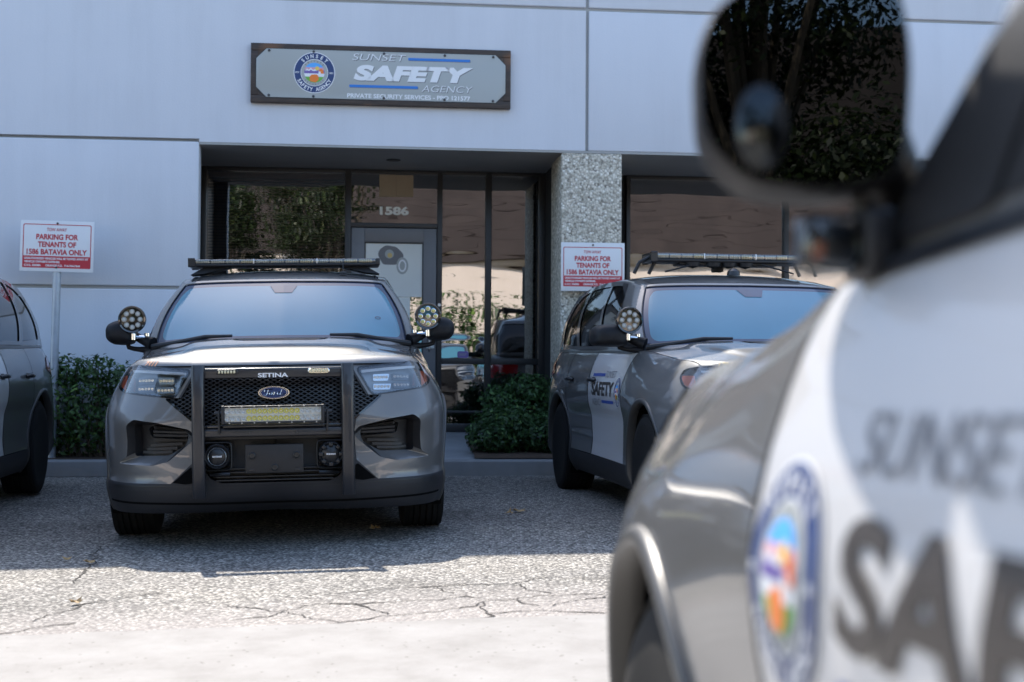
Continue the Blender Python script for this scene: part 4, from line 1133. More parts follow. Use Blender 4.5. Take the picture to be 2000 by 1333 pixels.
def lower_intake(root):
    if 'intake' in MESHCACHE: return put("lower_intake", MESHCACHE['intake'], root)
    mb = MB(); q = xz(IN_C); q[:, 0] = np.maximum(q[:, 0], 0)
    ring_strip(mb, LOW, q, .004, q, -.07, 'plastic_black'); V, F, NN = region(LOW, q, (), .04, -.07); mb.add(V, F, 'plastic_black')
    for z in (.455, .435, .41, .39): mb.rbox(-.33, .33, -.005, .05, z - .004, z + .004, 'plastic_satin', .002)
    mb.rbox(-.40, .40, -.02, .05, .62, .645, 'plastic_black', .005)
    for s_ in (1, -1): mb.tube([(s_ * .36, .02, .425), (s_ * .30, -.02, .428), (s_ * .25, -.02, .428)], .012, 'plastic_satin', 8)
    q = xz([(.47, .468), (.572, .382), (.50, .372), (.415, .385), (.42, .44)])
    for s_ in (1, -1): V, F, NN = region(LOW, q, (), .03, .007, (s_,)); mb.add(V, F, 'black_void')
    strip_on(mb, LOW, xz([(.0, .262), (.4, .262), (.8, .268), (.95, .275)]), .012, .006, 'black_void'); strip_on(mb, LOW, xz([(.0, .352), (.35, .352), (.58, .362), (.95, .366)]), .007, .007, 'plastic_black')
    mb.build("lower_intake", root, sharp=-35, key='intake')
def lower_inserts(root):
    mb = MB(); mb.rbox(-.163, .163, -.045, -.035, .43, .592, 'plastic_black', .004)
    for x, z in ((-.125, .53), (.125, .53), (0, .462)): mb.lathe([(.0, .02), (-.012, .02), (-.014, .016), (-.008, .014), (-.008, 0)], 'plastic_satin', 20, 'Y', (x, -.045, z), cap=False)
    for s_ in (1, -1): mb.rbox(s_ * .13 - .015, s_ * .13 + .015, -.047, -.04, .44, .456, 'plastic_satin', .002)
    mb.build("plate_bracket", root)
    for s_ in (1, -1):
        mb = MB(); cx, cz = s_ * .318, .53
        sq = rounded([(cx - .082, cz - .082), (cx + .082, cz - .082), (cx + .082, cz + .082), (cx - .082, cz + .082)], .03)
        mb.loft([[(a, y, b) for a, b in r] for r, y in ((sq, .02), (sq, -.035), (c_scale(sq, .93), -.04), (c_scale(sq, .88), -.028))], 'plastic_black', True, False)
        mb.lathe([(0, .075), (-.05, .072), (-.058, .066), (-.052, .06), (-.045, .056), (-.05, .05), (-.054, 0)], 'plastic_satin', 36, 'Y', (cx, -.0, cz), cap=False)
        if s_ < 0: mb.lathe([(-.0585, .052), (-.0605, .050), (-.0585, .048)], 'aluminium', 36, 'Y', (cx, .0, cz), cap=False)
        else:
            for k in range(8): mb.rbox(-.012, .012, -.066, -.055, .045, .068, 'plastic_satin', .004, Matrix.Translation((cx, 0, cz)) @ Matrix.Rotation(k * math.pi / 4, 4, 'Y'))
        for k, x in enumerate((-.022, -.011, 0, .011, .022)): mb.rbox(cx + x - .004, cx + x + .004, -.058, -.053, cz - .005, cz + .005, 'decal_white', .001)
        mb.build("siren_speaker", root, sharp=40)
def push_bar(root):
    pb_root = None; mb = MB()
    for s_ in (1, -1):
        prof = [(-.058, .30), (-.085, .36), (-.10, .50), (-.10, .80), (-.095, .95), (-.07, 1.045)]
        w = .036; rings = []
        for y, z in prof:
            sec = rounded([(-w, -.03), (w, -.03), (w, .035), (-w, .035)], .022, 4); rings.append([(s_ * .415 + a, y + b, z) for a, b in sec])
        mb.loft(rings, 'steel_black')
        mb.rbox(s_ * .415 - .02, s_ * .415 + .02, -.08, .12, .40, .66, 'steel_black', .006)
    mb.rbox(-.39, .39, -.085, -.05, .968, 1.026, 'steel_black', .008)
    mb.rbox(-.39, .39, -.105, -.055, .642, .684, 'steel_black', .006)
    mb.rbox(-.39, .39, -.075, -.045, .69, .705, 'gloss_black', .004)
    for x in (-.3, -.13, .13, .3): mb.lathe([(-.112, 0), (-.112, .006), (-.104, .008)], 'screw', 10, 'Y', (x, 0, .663), cap=False)
    pb = mb.build("push_bar", root)
    mb = MB(); v, f = text2d("SETINA", .026, .03, width=.168)
    decals(mb, [(v, f, 'decal_white', 0)], lambda v, l: np.c_[v[:, 0], np.full(len(v), -.0862), .985 + v[:, 1]]); mb.build("lettering", pb, sharp=-30)
    for s_ in (1, -1):
        mb = MB(); cx = s_ * .255
        q = rounded([(cx - .06, .991), (cx + .06, .991), (cx + .06, 1.019), (cx - .06, 1.019)], .013)
        mb.loft([[(a, y, b) for a, b in r] for r, y in ((q, -.08), (q, -.096), (c_scale(q, .93), -.099))], 'chrome' if s_ > 0 else 'plastic_satin', True, True)
        for k in range(6): mb.rbox(cx - .047 + k * .0165, cx - .036 + k * .0165, -.104, -.096, .997, 1.013, 'led_pale', .003)
        mb.build("marker_light", pb)
    mb = MB()
    mb.rbox(-.282, .282, -.155, -.085, .715, .724, 'plastic_black', .003); mb.rbox(-.282, .282, -.155, -.085, .806, .815, 'plastic_black', .003)
    mb.rbox(-.282, .282, -.135, -.085, .72, .81, 'plastic_black', .003)
    for s_ in (1, -1):
        mb.rbox(s_ * .275 - .009, s_ * .275 + .009, -.158, -.08, .713, .817, 'plastic_black', .004)
        mb.rbox(s_ * .30 - .006, s_ * .30 + .006, -.13, -.09, .665, .79, 'plastic_black', .003); mb.tube([(s_ * .28, -.11, .775), (s_ * .325, -.11, .775)], .011, 'plastic_satin', 10)
    for k in range(8):
        for z in (.8105, .7195): mb.lathe([(-.158, 0), (-.158, .004), (-.154, .005)], 'aluminium', 8, 'Y', (-.24 + k * .0686, 0, z), cap=False)
    lb = mb.build("led_bar", pb)
    mb = MB()
    mb.box(-.266, .266, -.140, -.134, .726, .804, 'led_clear')
    nx = 18
    for i in range(nx):
        x = -.266 + .532 / nx * (i + .5); yel = 4 <= i <= 13
        for z in (.7455, .7845):
            mb.lathe([(-.153, .0145), (-.143, .008), (-.142, .0)], 'led_yellow' if yel else 'led_clear', 10, 'Y', (x, 0, z), cap=False)
            mb.lathe([(-.1455, .0055), (-.149, .003), (-.150, 0)], 'led_pale' if yel else 'chrome', 8, 'Y', (x, 0, z), cap=False)
    mb.build("reflector", lb, sharp=40)
    return pb
GREEN = {'A': make_green(), 'B': make_green(.0, .04)}

CARS = "patrol cars in the parking lot"
PHI = R(8.3)          # how far the row is turned
car1 = thing("patrol_car", "dark grey patrol SUV facing the camera with black push bar and yellow light strip", "patrol car", (-1.334, 7.88, 0), R(7.4), CARS)
build_car(car1, number="2311", push=True, spots=((1, True), (-1, False)), decal_sides=(), num_side=-1)
car1.rotation_euler = (0, R(-1.3), R(7.4))
car2 = thing("patrol_car", "grey and white patrol SUV parked before the stone pillar", "patrol car", (1.98, 8.06, 0), PHI, CARS)
build_car(car2, number="1704", numcol='decal_gold', old=True, bar='rack', decal_sides=(-1,), spots=((-1, False),), num_side=-1)
car3 = thing("patrol_car", "dark grey patrol SUV whose tail and rear wheel alone show beside the tow sign", "patrol car", (-4.23, 7.12, 0), PHI, CARS)
build_car(car3, decal_sides=(), spots=(), bar=None)
car4 = thing("patrol_car", "blurred close-up patrol SUV with white door lettering and big black door mirror", "patrol car", (1.146, 2.936, -.02), R(184.1), CARS)
build_car(car4, mtilt=R(9), mdx=-.087, mdz=.016, decal_sides=(1,), spots=(), bar=None)
spotlight(car4, 1, False, (1.07, 1.50, 1.62), .16)  # raised out of view so its shadow extends the mirror's on the door

car4.rotation_euler = (R(1.2), 0, R(184.1)); car4.location.z = -.055
# small side-facing light under the near mirror
mb = MB(); mb.rbox(.915, .945, 1.585, 1.65, 1.135, 1.20, 'plastic_black', .008); mb.tube([(.93, 1.60, 1.19), (.93, 1.60, 1.215)], .012, 'plastic_black', 8); ml = mb.build("mirror_light", car4)
mb = MB(); mb.rbox(.9455, 1.0, 1.59, 1.645, 1.14, 1.195, 'lens_dark', .012); mb.build("lens", ml)
mb = MB(); mb.rbox(.948, .975, 1.60, 1.635, 1.15, 1.185, 'lamp_dark', .006); mb.rbox(.976, .982, 1.605, 1.63, 1.155, 1.17, 'amber', .002); mb.build("reflector", ml)
# ------------------------------------------------------------------ ground
def put_struct(mb, name, sharp=35): return mb.build(name, None, sharp, kind="structure")
def gz(x, y):
    """cross fall of the lot: it rises a little to the right and levels out towards the kerb"""
    x = np.asarray(x, float); y = np.asarray(y, float)
    s_ = 1.5 * np.tanh((x + 1.45) / 1.5); e = np.clip((7 - np.abs(x)) / 2.5, 0, 1)
    return np.interp(y, [3.0, 4.6, 8.9, 12.6, 14], [0.0, .024, .024, .004, 0]) * s_ * e * e * (3 - 2 * e)
mb = MB()
nx, ny = 120, 120; xs = np.linspace(-7, 7, nx); ys = np.linspace(2.5, 14.0, ny); X, Y = np.meshgrid(xs, ys, indexing='ij'); Z = gz(X, Y)
V = np.c_[X.ravel(), Y.ravel(), Z.ravel()]; F = [(i * ny + j, (i + 1) * ny + j, (i + 1) * ny + j + 1, i * ny + j + 1) for i in range(nx - 1) for j in range(ny - 1)]
mb.add(V, F, 'asphalt')
x0, x1, y0, y1, B = -7, 7, 2.5, 14.0, 400
mb.add([(-B, -B, 0), (B, -B, 0), (B, y0, 0), (-B, y0, 0)], [(0, 1, 2, 3)], 'asphalt'); mb.add([(-B, y1, 0), (B, y1, 0), (B, B, 0), (-B, B, 0)], [(0, 1, 2, 3)], 'asphalt')
mb.add([(-B, y0, 0), (x0, y0, 0), (x0, y1, 0), (-B, y1, 0)], [(0, 1, 2, 3)], 'asphalt'); mb.add([(x1, y0, 0), (B, y0, 0), (B, y1, 0), (x1, y1, 0)], [(0, 1, 2, 3)], 'asphalt')
asph = put_struct(mb, "parking_lot", -35)
# concrete apron in front, ragged edge against the asphalt
mb = MB(); n = 260; xs = np.linspace(-9, 9, n)
edge = 5.575 + .13 * xs + np.convolve(rng.normal(0, .035, n + 8), np.ones(9) / 9, 'valid') + rng.normal(0, .006, n)
rows = [np.c_[xs, np.full(n, y), gz(xs, np.full(n, y)) + .004] for y in (-7., 0, 2.4, 2.9, 3.3, 3.8, 4.3, 4.65)] + [np.c_[xs, e_, gz(xs, e_) + .004] for e_ in (edge * .5 + 2.33, edge)]
mb.loft([list(map(tuple, q)) for q in rows], 'apron_concrete', False, False)
put_struct(mb, "apron", -35)
# cracks in the old asphalt beside the apron, traced where the photograph shows them (metres on the ground)
def px_ground(px, py):
    f, c, s = 2700., math.cos(.0065), math.sin(.0065); x = px - 1000; y = -(py - 666.5); X_ = x * c - y * s; Y_ = x * s + y * c; p = math.atan(53.5 / 2700)
    d = (X_, f * math.cos(p) - Y_ * math.sin(p), f * math.sin(p) + Y_ * math.cos(p)); t = -CAM_H / d[2]
    for _ in range(6): t = (float(gz(d[0] * t, d[1] * t)) - CAM_H) / d[2]
    return (d[0] * t, d[1] * t)
CR = [[(600, 1163), (680, 1157), (760, 1150), (840, 1147), (900, 1143), (1000, 1142), (1040, 1131), (1080, 1129), (1180, 1131)],
      [(640, 1181), (690, 1182), (740, 1177), (860, 1172), (910, 1165), (940, 1169)], [(625, 1222), (720, 1209), (780, 1203), (870, 1193), (930, 1184), (950, 1174), (1010, 1171), (1060, 1163), (1180, 1161)],
      [(945, 1178), (942, 1192), (955, 1204), (930, 1216)], [(955, 1200), (1040, 1193), (1110, 1196), (1180, 1198)], [(600, 1207), (640, 1213), (660, 1216)], [(690, 1180), (730, 1192), (760, 1200)],
      [(1010, 1172), (1050, 1184)], [(855, 1148), (880, 1160)], [(1080, 1184), (1130, 1172), (1180, 1166)], [(1015, 1142), (1030, 1152), (1075, 1160)],
      [(60, 1215), (130, 1195), (170, 1180), (260, 1165), (320, 1158)], [(0, 1240), (60, 1228), (150, 1218)], [(140, 1140), (165, 1118), (190, 1098), (182, 1085), (200, 1068)], [(440, 1185), (520, 1192), (600, 1207)], [(450, 1213), (520, 1205), (560, 1192), (620, 1181), (690, 1180)]]
mb = MB()
for path in CR:
    p = dense([px_ground(*q) for q in path], .025, False); t = np.gradient(p, axis=0); t /= np.linalg.norm(t, axis=1, keepdims=True); nn = np.c_[-t[:, 1], t[:, 0]]
    p = p + nn * np.convolve(rng.normal(0, .016, len(p) + 2), np.ones(3) / 3, 'valid')[:, None]; w = np.abs(np.convolve(rng.normal(.0015, .004, len(p) + 4), np.ones(5) / 5, 'valid'))[:, None] + .0024
    a, b = p + nn * w, p - nn * w; n = len(p)
    mb.add(np.r_[np.c_[a, gz(a[:, 0], a[:, 1]) + .003], np.c_[b, gz(b[:, 0], b[:, 1]) + .003]], [(i, i + 1, n + i + 1, n + i) for i in range(n - 1)], 'crack_fill')
mb.build("crack", asph, -35, kind="structure")

# ------------------------------------------------------------------ building (s along the front, q into it, z up)
TH = R(6.1); WO = Vector((0, 14.03, 0))
def W(s, q, z=0): return (WO.x + s * math.cos(TH) - q * math.sin(TH), WO.y + s * math.sin(TH) + q * math.cos(TH), z)
bld = thing("office_building", "pale grey-blue office front with dark glazed entrance numbered 1586", "building", tuple(WO), TH)
HT = 6.95; ST = 16      # full height and right-hand end of the front
def panel(s0, s1, z0, z1, name="wall", q0=0, q1=.2):
    mb = MB(); mb.rbox(s0, s1, q0, q1, z0, z1, 'wall_paint', .012); return mb.build(name, bld, 35)
G_ = .016
for s0, s1 in ((-16, .757 - G_), (.757 + G_, ST)):
    panel(s0, s1, 4.718 + G_, HT)
L_ = [(-16, 3.278 + G_), (-3.14, 3.278 + G_), (-3.14, 3.262), (.757 - G_, 3.262), (.757 - G_, 4.718 - G_), (-16, 4.718 - G_)]
mb = MB(); mb.loft([[(x, q, z) for x, z in L_] for q in (0, .2)], 'wall_paint'); mb.build("wall", bld, 35); panel(.757 + G_, 16, 3.262, 4.718 - G_)
panel(8.9, 16, .0, 3.236); panel(-16, -3.14, 1.805 + G_, 3.278 - G_); panel(-16, -3.14, .0, 1.805 - G_)
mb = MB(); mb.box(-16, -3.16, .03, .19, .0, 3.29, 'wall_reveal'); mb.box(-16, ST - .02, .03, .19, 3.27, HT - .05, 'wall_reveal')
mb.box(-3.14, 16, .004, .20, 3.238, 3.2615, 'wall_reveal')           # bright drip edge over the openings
mb.build("reveal", bld, 35)
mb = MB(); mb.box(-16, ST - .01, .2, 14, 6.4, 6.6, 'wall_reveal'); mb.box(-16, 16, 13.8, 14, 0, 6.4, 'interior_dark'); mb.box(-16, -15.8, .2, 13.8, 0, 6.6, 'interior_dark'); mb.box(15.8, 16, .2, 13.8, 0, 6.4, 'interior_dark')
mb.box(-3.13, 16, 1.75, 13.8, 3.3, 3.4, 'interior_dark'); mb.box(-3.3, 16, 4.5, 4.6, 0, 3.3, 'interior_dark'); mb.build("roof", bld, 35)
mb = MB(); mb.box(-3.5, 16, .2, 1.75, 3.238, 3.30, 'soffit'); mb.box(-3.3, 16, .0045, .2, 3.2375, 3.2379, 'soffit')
mb.lathe([(3.2375, .075), (3.232, .08), (3.228, .07), (3.234, .0)], 'frame_bronze', 24, 'Z', (-1.2, .75, 0)); mb.build("soffit", bld, 35)
mb = MB(); mb.box(-3.45, -3.29, .2, 1.6, 0, 3.238, 'frame_bronze'); mb.build("jamb", bld, 35)
mb = MB(); mb.rbox(.498, 1.124, .002, .78, .1, 3.2375, 'exposed_aggregate', .015); mb.build("column", bld, 35)
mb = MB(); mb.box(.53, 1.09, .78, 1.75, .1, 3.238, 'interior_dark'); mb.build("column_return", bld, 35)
# glazed entrance
Q = 1.55
fr = MB()
def bar(s0, s1, z0, z1, q0=Q - .05, q1=Q + .05, mat='frame_bronze', m=None): (m or fr).rbox(s0, s1, q0, q1, z0, z1, mat, .004)
ZB, ZT = .314, 3.238
for a, b in ((-3.289, -3.235), (-1.717, -1.649), (-.689, -.631), (-.146, -.077), (.46, .53), (1.459, 1.506), (3.3, 3.36), (5.2, 5.26), (7.1, 7.16), (8.94, 9.0)): bar(a, b, ZB, ZT)
segs = [(-3.235, -1.717), (-1.649, -.689), (-.631, -.146), (-.077, .46), (1.506, 3.3), (3.36, 5.2), (5.26, 7.1), (7.16, 8.94)]
for a, b in segs:
    bar(a + .0005, b - .0005, ZT - .045, ZT - .0005, Q - .049, Q + .049)
    if a != -1.649: bar(a + .0005, b - .0005, ZB + .0005, ZB + .09, Q - .049, Q + .049)
bar(-1.6485, -.6895, 2.592, 2.643, Q - .049, Q + .049)
for a, b in segs[2:4]: bar(a + .0005, b - .0005, 1.072, 1.141, Q - .049, Q + .049); bar(a + .0005, b - .0005, .525, .55, Q - .03, Q + .03)
bar(1.506, 3.3, 1.072, 1.141, Q - .049, Q + .049); bar(.53, 1.459, ZB, ZT, Q + .0, Q + .06, 'interior_dark')
fr.build("window_frame", bld, 35)
def pane(s0, s1, z0, z1, q=Q, parent=bld, name="window_pane", wob=0.0):
    mb = MB(); mb.add([(s0, q + wob, z0), (s1, q - wob, z0), (s1, q - wob, z1), (s0, q + wob, z1)], [(0, 1, 2, 3)], 'pane_glass'); return mb.build(name, parent, -35)
pane(-3.235, -1.717, ZB + .09, ZT - .04); tp = pane(-1.649, -.689, 2.643, ZT - .04)
pane(-.631, -.146, 1.141, ZT - .04, wob=.001); pane(-.631, -.146, ZB + .09, 1.072); pane(-.077, .46, 1.141, ZT - .04, wob=-.0012); pane(-.077, .46, ZB + .09, 1.072)
pane(1.506, 3.3, 1.141, ZT - .04, wob=.001); pane(1.506, 3.3, ZB + .09, 1.072); pane(3.36, 5.2, ZB + .09, ZT - .04); pane(5.26, 7.1, ZB + .09, ZT - .04, wob=.001); pane(7.16, 8.94, ZB + .09, ZT - .04)
# number, taped card, blinds
mb = MB(); v, f = text2d("1586", .098, .045, width=.325); decals(mb, [(v + [-1.17, 2.787], f, 'decal_grey', 0)], lambda v, l: np.c_[v[:, 0], np.full(len(v), Q - .004), v[:, 1]]); mb.mats = ['paper_white']; mb.build("house_number", tp, -30)
mb = MB(); mb.box(-1.339, -1.15, Q - .008, Q - .004, 2.94, ZT - .05, 'cardboard'); mb.box(-1.148, -.959, Q - .009, Q - .004, 2.942, ZT - .05, 'cardboard'); mb.build("taped_card", tp)
mb = MB()
for k in range(82):
    z = .45 + k * .0335
    mb.add([(-3.225, Q + .07, z), (-1.73, Q + .07, z), (-1.73, Q + .095, z + .016), (-3.225, Q + .095, z + .016)], [(0, 1, 2, 3)], 'blind_slat')
mb.rbox(-3.225, -1.73, Q + .06, Q + .11, 3.14, 3.19, 'blind_slat', .004)
for s_ in (-2.8, -2.4, -2.0): mb.tube([(s_, Q + .068, .45), (s_, Q + .068, 3.16)], .002, 'blind_slat', 5)
mb.build("window_blind", bld, -35)
# door
mb = MB()
mb.rbox(-1.644, -1.497, Q - .03, Q + .03, ZB + .008, 2.588, 'door_grey', .004); mb.rbox(-.841, -.694, Q - .03, Q + .03, ZB + .008, 2.588, 'door_grey', .004)
mb.rbox(-1.4975, -.8405, Q - .029, Q + .029, 2.43, 2.588, 'door_grey', .004); mb.rbox(-1.4975, -.8405, Q - .029, Q + .029, ZB + .008, ZB + .27, 'door_grey', .004)
for a, b, c, d in ((-1.497, -1.485, ZB + .27, 2.43), (-.853, -.841, ZB + .27, 2.43)): mb.rbox(a, b, Q - .022, Q + .022, c, d, 'frame_bronze', .002)
mb.rbox(-1.4848, -.8532, Q - .022, Q + .022, 2.418, 2.4298, 'frame_bronze', .002)
dr = mb.build("entrance_door", bld)
pane(-1.485, -.853, ZB + .27, 2.418, Q, dr, "door_pane")
mb = MB()
mb.add([(-1.484, Q - .006, 1.823), (-.854, Q - .006, 1.823), (-.854, Q - .006, 2.417), (-1.484, Q - .006, 2.417)], [(0, 1, 2, 3)], 'paper_white')
mb.add([(-1.484, Q - .006, .75), (-.985, Q - .006, .75), (-.985, Q - .006, 1.819), (-1.484, Q - .006, 1.819)], [(0, 1, 2, 3)], 'paper_white')
S = [(*poly2d(rounded([(-.15, .02), (-.09, -.09), (.06, -.09), (.13, -.04), (.14, .03), (.06, .11), (-.06, .13), (-.13, .08)], .03)), 'decal_dkgrey', 0), (*disc2d(.05, 24, (-.02, .03)), 'decal_grey', 1), (*disc2d(.028, 16, (-.015, .015)), 'decal_gold', 2)]
t = np.linspace(0, 2 * math.pi, 30, endpoint=False); S += [(*poly2d(np.c_[.125 + .066 * np.cos(t), -.1 + .095 * np.sin(t)]), 'decal_grey', 3), (*poly2d(np.c_[.125 + .045 * np.cos(t), -.1 + .07 * np.sin(t)]), 'decal_white', 4), (*poly2d(np.c_[.125 + .03 * np.cos(t), -.1 + .05 * np.sin(t)]), 'decal_grey', 5)]
decals(mb, S, lambda v, l: np.c_[v[:, 0] - 1.2, np.full(len(v), Q - .0075 - .0008 * l), v[:, 1] + 2.27])
mb.build("poster", dr, -35)
mb = MB(); mb.tube([(-.77, Q - .03, 1.22), (-.77, Q - .075, 1.24), (-.77, Q - .075, 1.5), (-.77, Q - .03, 1.52)], .012, 'aluminium', 10); mb.lathe([(-.055, 0), (-.055, .018), (-.03, .02)], 'aluminium', 16, 'Y', (-.66, Q, 1.735)); mb.build("door_handle", dr)
mb = MB(); mb.box(-.80, -.715, Q - .034, Q - .0305, 1.25, 1.31, 'paper_white'); mb.box(-.80, -.755, Q - .034, Q - .0305, 1.585, 1.66, 'paper_white'); mb.build("notice", dr)
mb = MB(); q = rounded([(-.45, 1.145), (-.327, 1.145), (-.327, 1.218), (-.45, 1.218)], .02)
mb.add([(a, Q - .006, b) for a, b in q], [tuple(range(len(q)))], 'decal_purple'); mb.box(-.42, -.36, Q - .0085, Q - .0068, 1.172, 1.178, 'decal_grey'); mb.box(-.42, -.345, Q - .0085, Q - .0068, 1.186, 1.192, 'decal_grey'); mb.box(-.43, -.425, Q - .0085, Q - .0068, 1.165, 1.2, 'decal_grey'); mb.build("sticker", bld, -35)

# kerb, walk, planting beds
def wl(s, q, z): return W(s, q, z)
mb = MB(); prof = [(-.76, 0), (-.752, .10), (-.745, .135), (-.72, .15), (-.61, .15), (-.60, .0)]
n = 60; rings = [[wl(s, q, z) for q, z in prof] for s in np.linspace(-14, 14, n)]; mb.loft(rings, 'kerb_concrete', False, False); put_struct(mb, "kerb", 40)
mb = MB(); pr = [(-.605, .148), (.0, .20), (1.0, .30), (1.5, .312), (1.7, .313)]; mb.loft([[wl(s, q, z) for q, z in pr] for s in (-3.14, -2, -1, 0, 1, 2, 4, 6, 8.9)], 'walk_concrete', False, False); put_struct(mb, "pavement", -35)
mb = MB(); mb.loft([[wl(s, q, z) for q, z in ((-.605, .145), (.0, .17), (.02, .17))] for s in np.linspace(-14, -3.142, 20)], 'soil', False, False)
mb.loft([[wl(s, q, z) for q, z in ((-.60, .16), (-.55, .19), (.25, .24), (.5, .27))] for s in (-.42, -.35, .3, 1.0, 1.2)], 'soil', False, False); put_struct(mb, "planting_bed", -35)

# ------------------------------------------------------------------ business sign on the wall
def wall_thing(name, label, cat, s, q, z, group=None): return thing(name, label, cat, W(s, q, z), TH, group)
SW, SH = 2.60, .594
sg = wall_thing("business_sign", "long grey security agency sign in a dark wood frame high on the wall", "sign", -1.337, 0, 3.957)
mb = MB(); fw = .075
mb.rbox(-SW / 2, SW / 2, -.062, -.004, SH / 2 - fw, SH / 2, 'dark_wood', .006); mb.rbox(-SW / 2, SW / 2, -.062, -.004, -SH / 2, -SH / 2 + fw, 'dark_wood', .006)
mb.build("frame", sg)
mb = MB()
for s_ in (-1, 1): mb.rbox(s_ * SW / 2 if s_ < 0 else SW / 2 - fw, -SW / 2 + fw if s_ < 0 else SW / 2, -.0605, -.004, -SH / 2 + fw + .001, SH / 2 - fw - .001, 'dark_wood', .006)
for sx in (-1, 1):
    for sz in (-1, 1):
        a, b = sx * (SW / 2 - fw), sz * (SH / 2 - fw); tri = [(a, b), (a - sx * .12, b), (a, b - sz * .12)]
        P = [(x, -.058, z) for x, z in tri] + [(x, -.006, z) for x, z in tri]; mb.add(P, [(0, 1, 2), (3, 5, 4), (0, 3, 4, 1), (1, 4, 5, 2), (2, 5, 3, 0)], 'dark_wood')
mb.build("frame", sg)
pw, ph, c_ = SW / 2 - .055, SH / 2 - .055, .10
oct_ = np.array([(-pw + c_, -ph), (pw - c_, -ph), (pw, -ph + c_), (pw, ph - c_), (pw - c_, ph), (-pw + c_, ph), (-pw, ph - c_), (-pw, -ph + c_)])
mb = MB(); mb.loft([[(x, y, z) for x, z in p] for p, y in ((oct_, -.05), (oct_, -.067), (oct_ * .998, -.0685))], 'decal_grey'); pn = mb.build("panel", sg, 35)
mb = MB(); o2 = oct_ * [1.006, 1.025]; mb.loft([[(x, y, z) for x, z in p] for p, y in ((o2, -.05), (o2, -.0645))], 'plastic_black'); mb.build("backing", sg, 35)
def onsign(v, l): return np.c_[v[:, 0], np.full(len(v), -.0695 - .0006 * l), v[:, 1]]
mb = MB(); decals(mb, shift(emblem2d(.205), -.672, .012), onsign); mb.build("emblem", pn, -30)
S = []
def T(s_, h, b, w, x, y, m, sh=.2, l=1): g = text2d(s_, h, b, sh, width=w); S.append((g[0] + [x, y], g[1], m, l))
for dx, dy, m, l in ((.006, -.007, 'decal_dkgrey', 0), (0, 0, 'decal_white', 2)):
    T("SUNSET", .068, -.012 if l else -.004, .535, -.03, .186, m, .2, l); T("SAFETY", .165, .06, 1.2, .317, .03, m, .2, l); T("AGENCY", .068, -.012 if l else -.004, .515, .655, -.115, m, .2, l)
    for k in range(3): v, f, mm, ll = S[-3 + k]; S[-3 + k] = (v + [dx, dy], f, mm, ll)
T("PRIVATE SECURITY SERVICES - PPO 121577", .046, .028, 1.235, .272, -.205, 'decal_white', 0, 1)
for dx, m, l in ((.005, 'decal_dkgrey', 0), (0, 'decal_blue', 1)):
    S.append((*rect2d(.262 + dx, .885 + dx, .163 - dx, .189 - dx), m, l)); S.append((*rect2d(-.325 + dx, .36 + dx, -.122 - dx, -.096 - dx), m, l))
mb = MB(); decals(mb, S, onsign); mb.build("lettering", pn, -30)
mb = MB()
for x in (-1.12, -.68, .02, .63, 1.12):
    for z in (-1, 1): mb.lathe([(-.0785, 0), (-.0775, .009), (-.074, .013), (-.068, .014)], 'screw', 12, 'Y', (x, 0, z * (ph - .018)), cap=False)
mb.build("screw", pn, 35)

# ------------------------------------------------------------------ tow-away signs
def tow_sign(label, loc, rot, w, h, post, lean=0.0):
    t = thing("parking_sign", label, "sign", loc, rot, "tow away parking signs")
    z0 = post
    def fn(v, l): return np.c_[v[:, 0], np.full(len(v), -.041 - .0005 * l), z0 + v[:, 1] + v[:, 0] * 0]
    mb = MB(); mb.rbox(-w / 2, w / 2, -.0405, -.037, z0 - h / 2, z0 + h / 2, 'sign_white', .0015)
    k = w / .70
    S = []
    bd = rounded([(-.325, -.215), (.325, -.215), (.325, .215), (-.325, .215)], .02); bi = rounded([(-.317, -.207), (.317, -.207), (.317, .207), (-.317, .207)], .014); nb = len(bd)
    S.append((np.vstack([bd, bi]), [(i, (i + 1) % nb, nb + (i + 1) % nb, nb + i) for i in range(nb)], 'sign_red', 1))
    S.append((*poly2d(rounded([(-.325, -.215), (.325, -.215), (.325, -.098), (-.325, -.098)], .012)), 'sign_red', 2))
    def T(s_, hh, b, ww, x, y, m, l=2): g = text2d(s_, hh, b, 0, width=ww); S.append((g[0] + [x, y], g[1], m, l))
    T("TOW AWAY", .034, .015, .19, -.005, .163, 'sign_red'); T("PARKING FOR", .057, .036, .40, .0, .092, 'sign_red'); T("TENANTS OF", .057, .036, .365, 0, .018, 'sign_red'); T("1586 BATAVIA ONLY", .057, .036, .575, 0, -.056, 'sign_red')
    T("UNAUTHORIZED VEHICLES WILL BE TOWED AWAY AT", .022, .04, .61, -.003, -.122, 'sign_white', 3); T("VEHICLE OWNER'S EXPENSE.", .022, .04, .34, -.138, -.155, 'sign_white', 3)
    T("C.V.C. 22658A", .022, .04, .16, -.228, -.19, 'sign_white', 3); T("ORANGE P.D.  714-744-7444", .022, .04, .33, .06, -.19, 'sign_white', 3)
    S = [(v * k, f, m, l) for v, f, m, l in S]; decals(mb, S, fn); mb.build("sign_panel", t, -30)
    mb = MB(); mb.lathe([(0.0, .038), (z0 + h * .46, .038), (z0 + h * .46, .0)], 'galvanised', 20, 'Z', (0, 0, 0)); mb.build("post", t)
    mb = MB()
    for dz in (.45, -.42): mb.lathe([(-.05, 0), (-.05, .01), (-.042, .011), (-.041, 0)], 'screw', 8, 'Y', (0, 0, z0 + dz * h), cap=False)
    mb.build("bolt", t)
    return t
t1 = tow_sign("tow away sign on a bare galvanised post against the pale wall by the hedge", (-4.375, 13.17, .14), R(6.5), .68, .485, 2.025)
t1.rotation_euler = (R(-.5), R(.9), R(6.5))
t2 = tow_sign("tow away sign standing in front of the pebbled stone pillar", W(.808, -.07, .16), TH, .652, .492, 1.905)
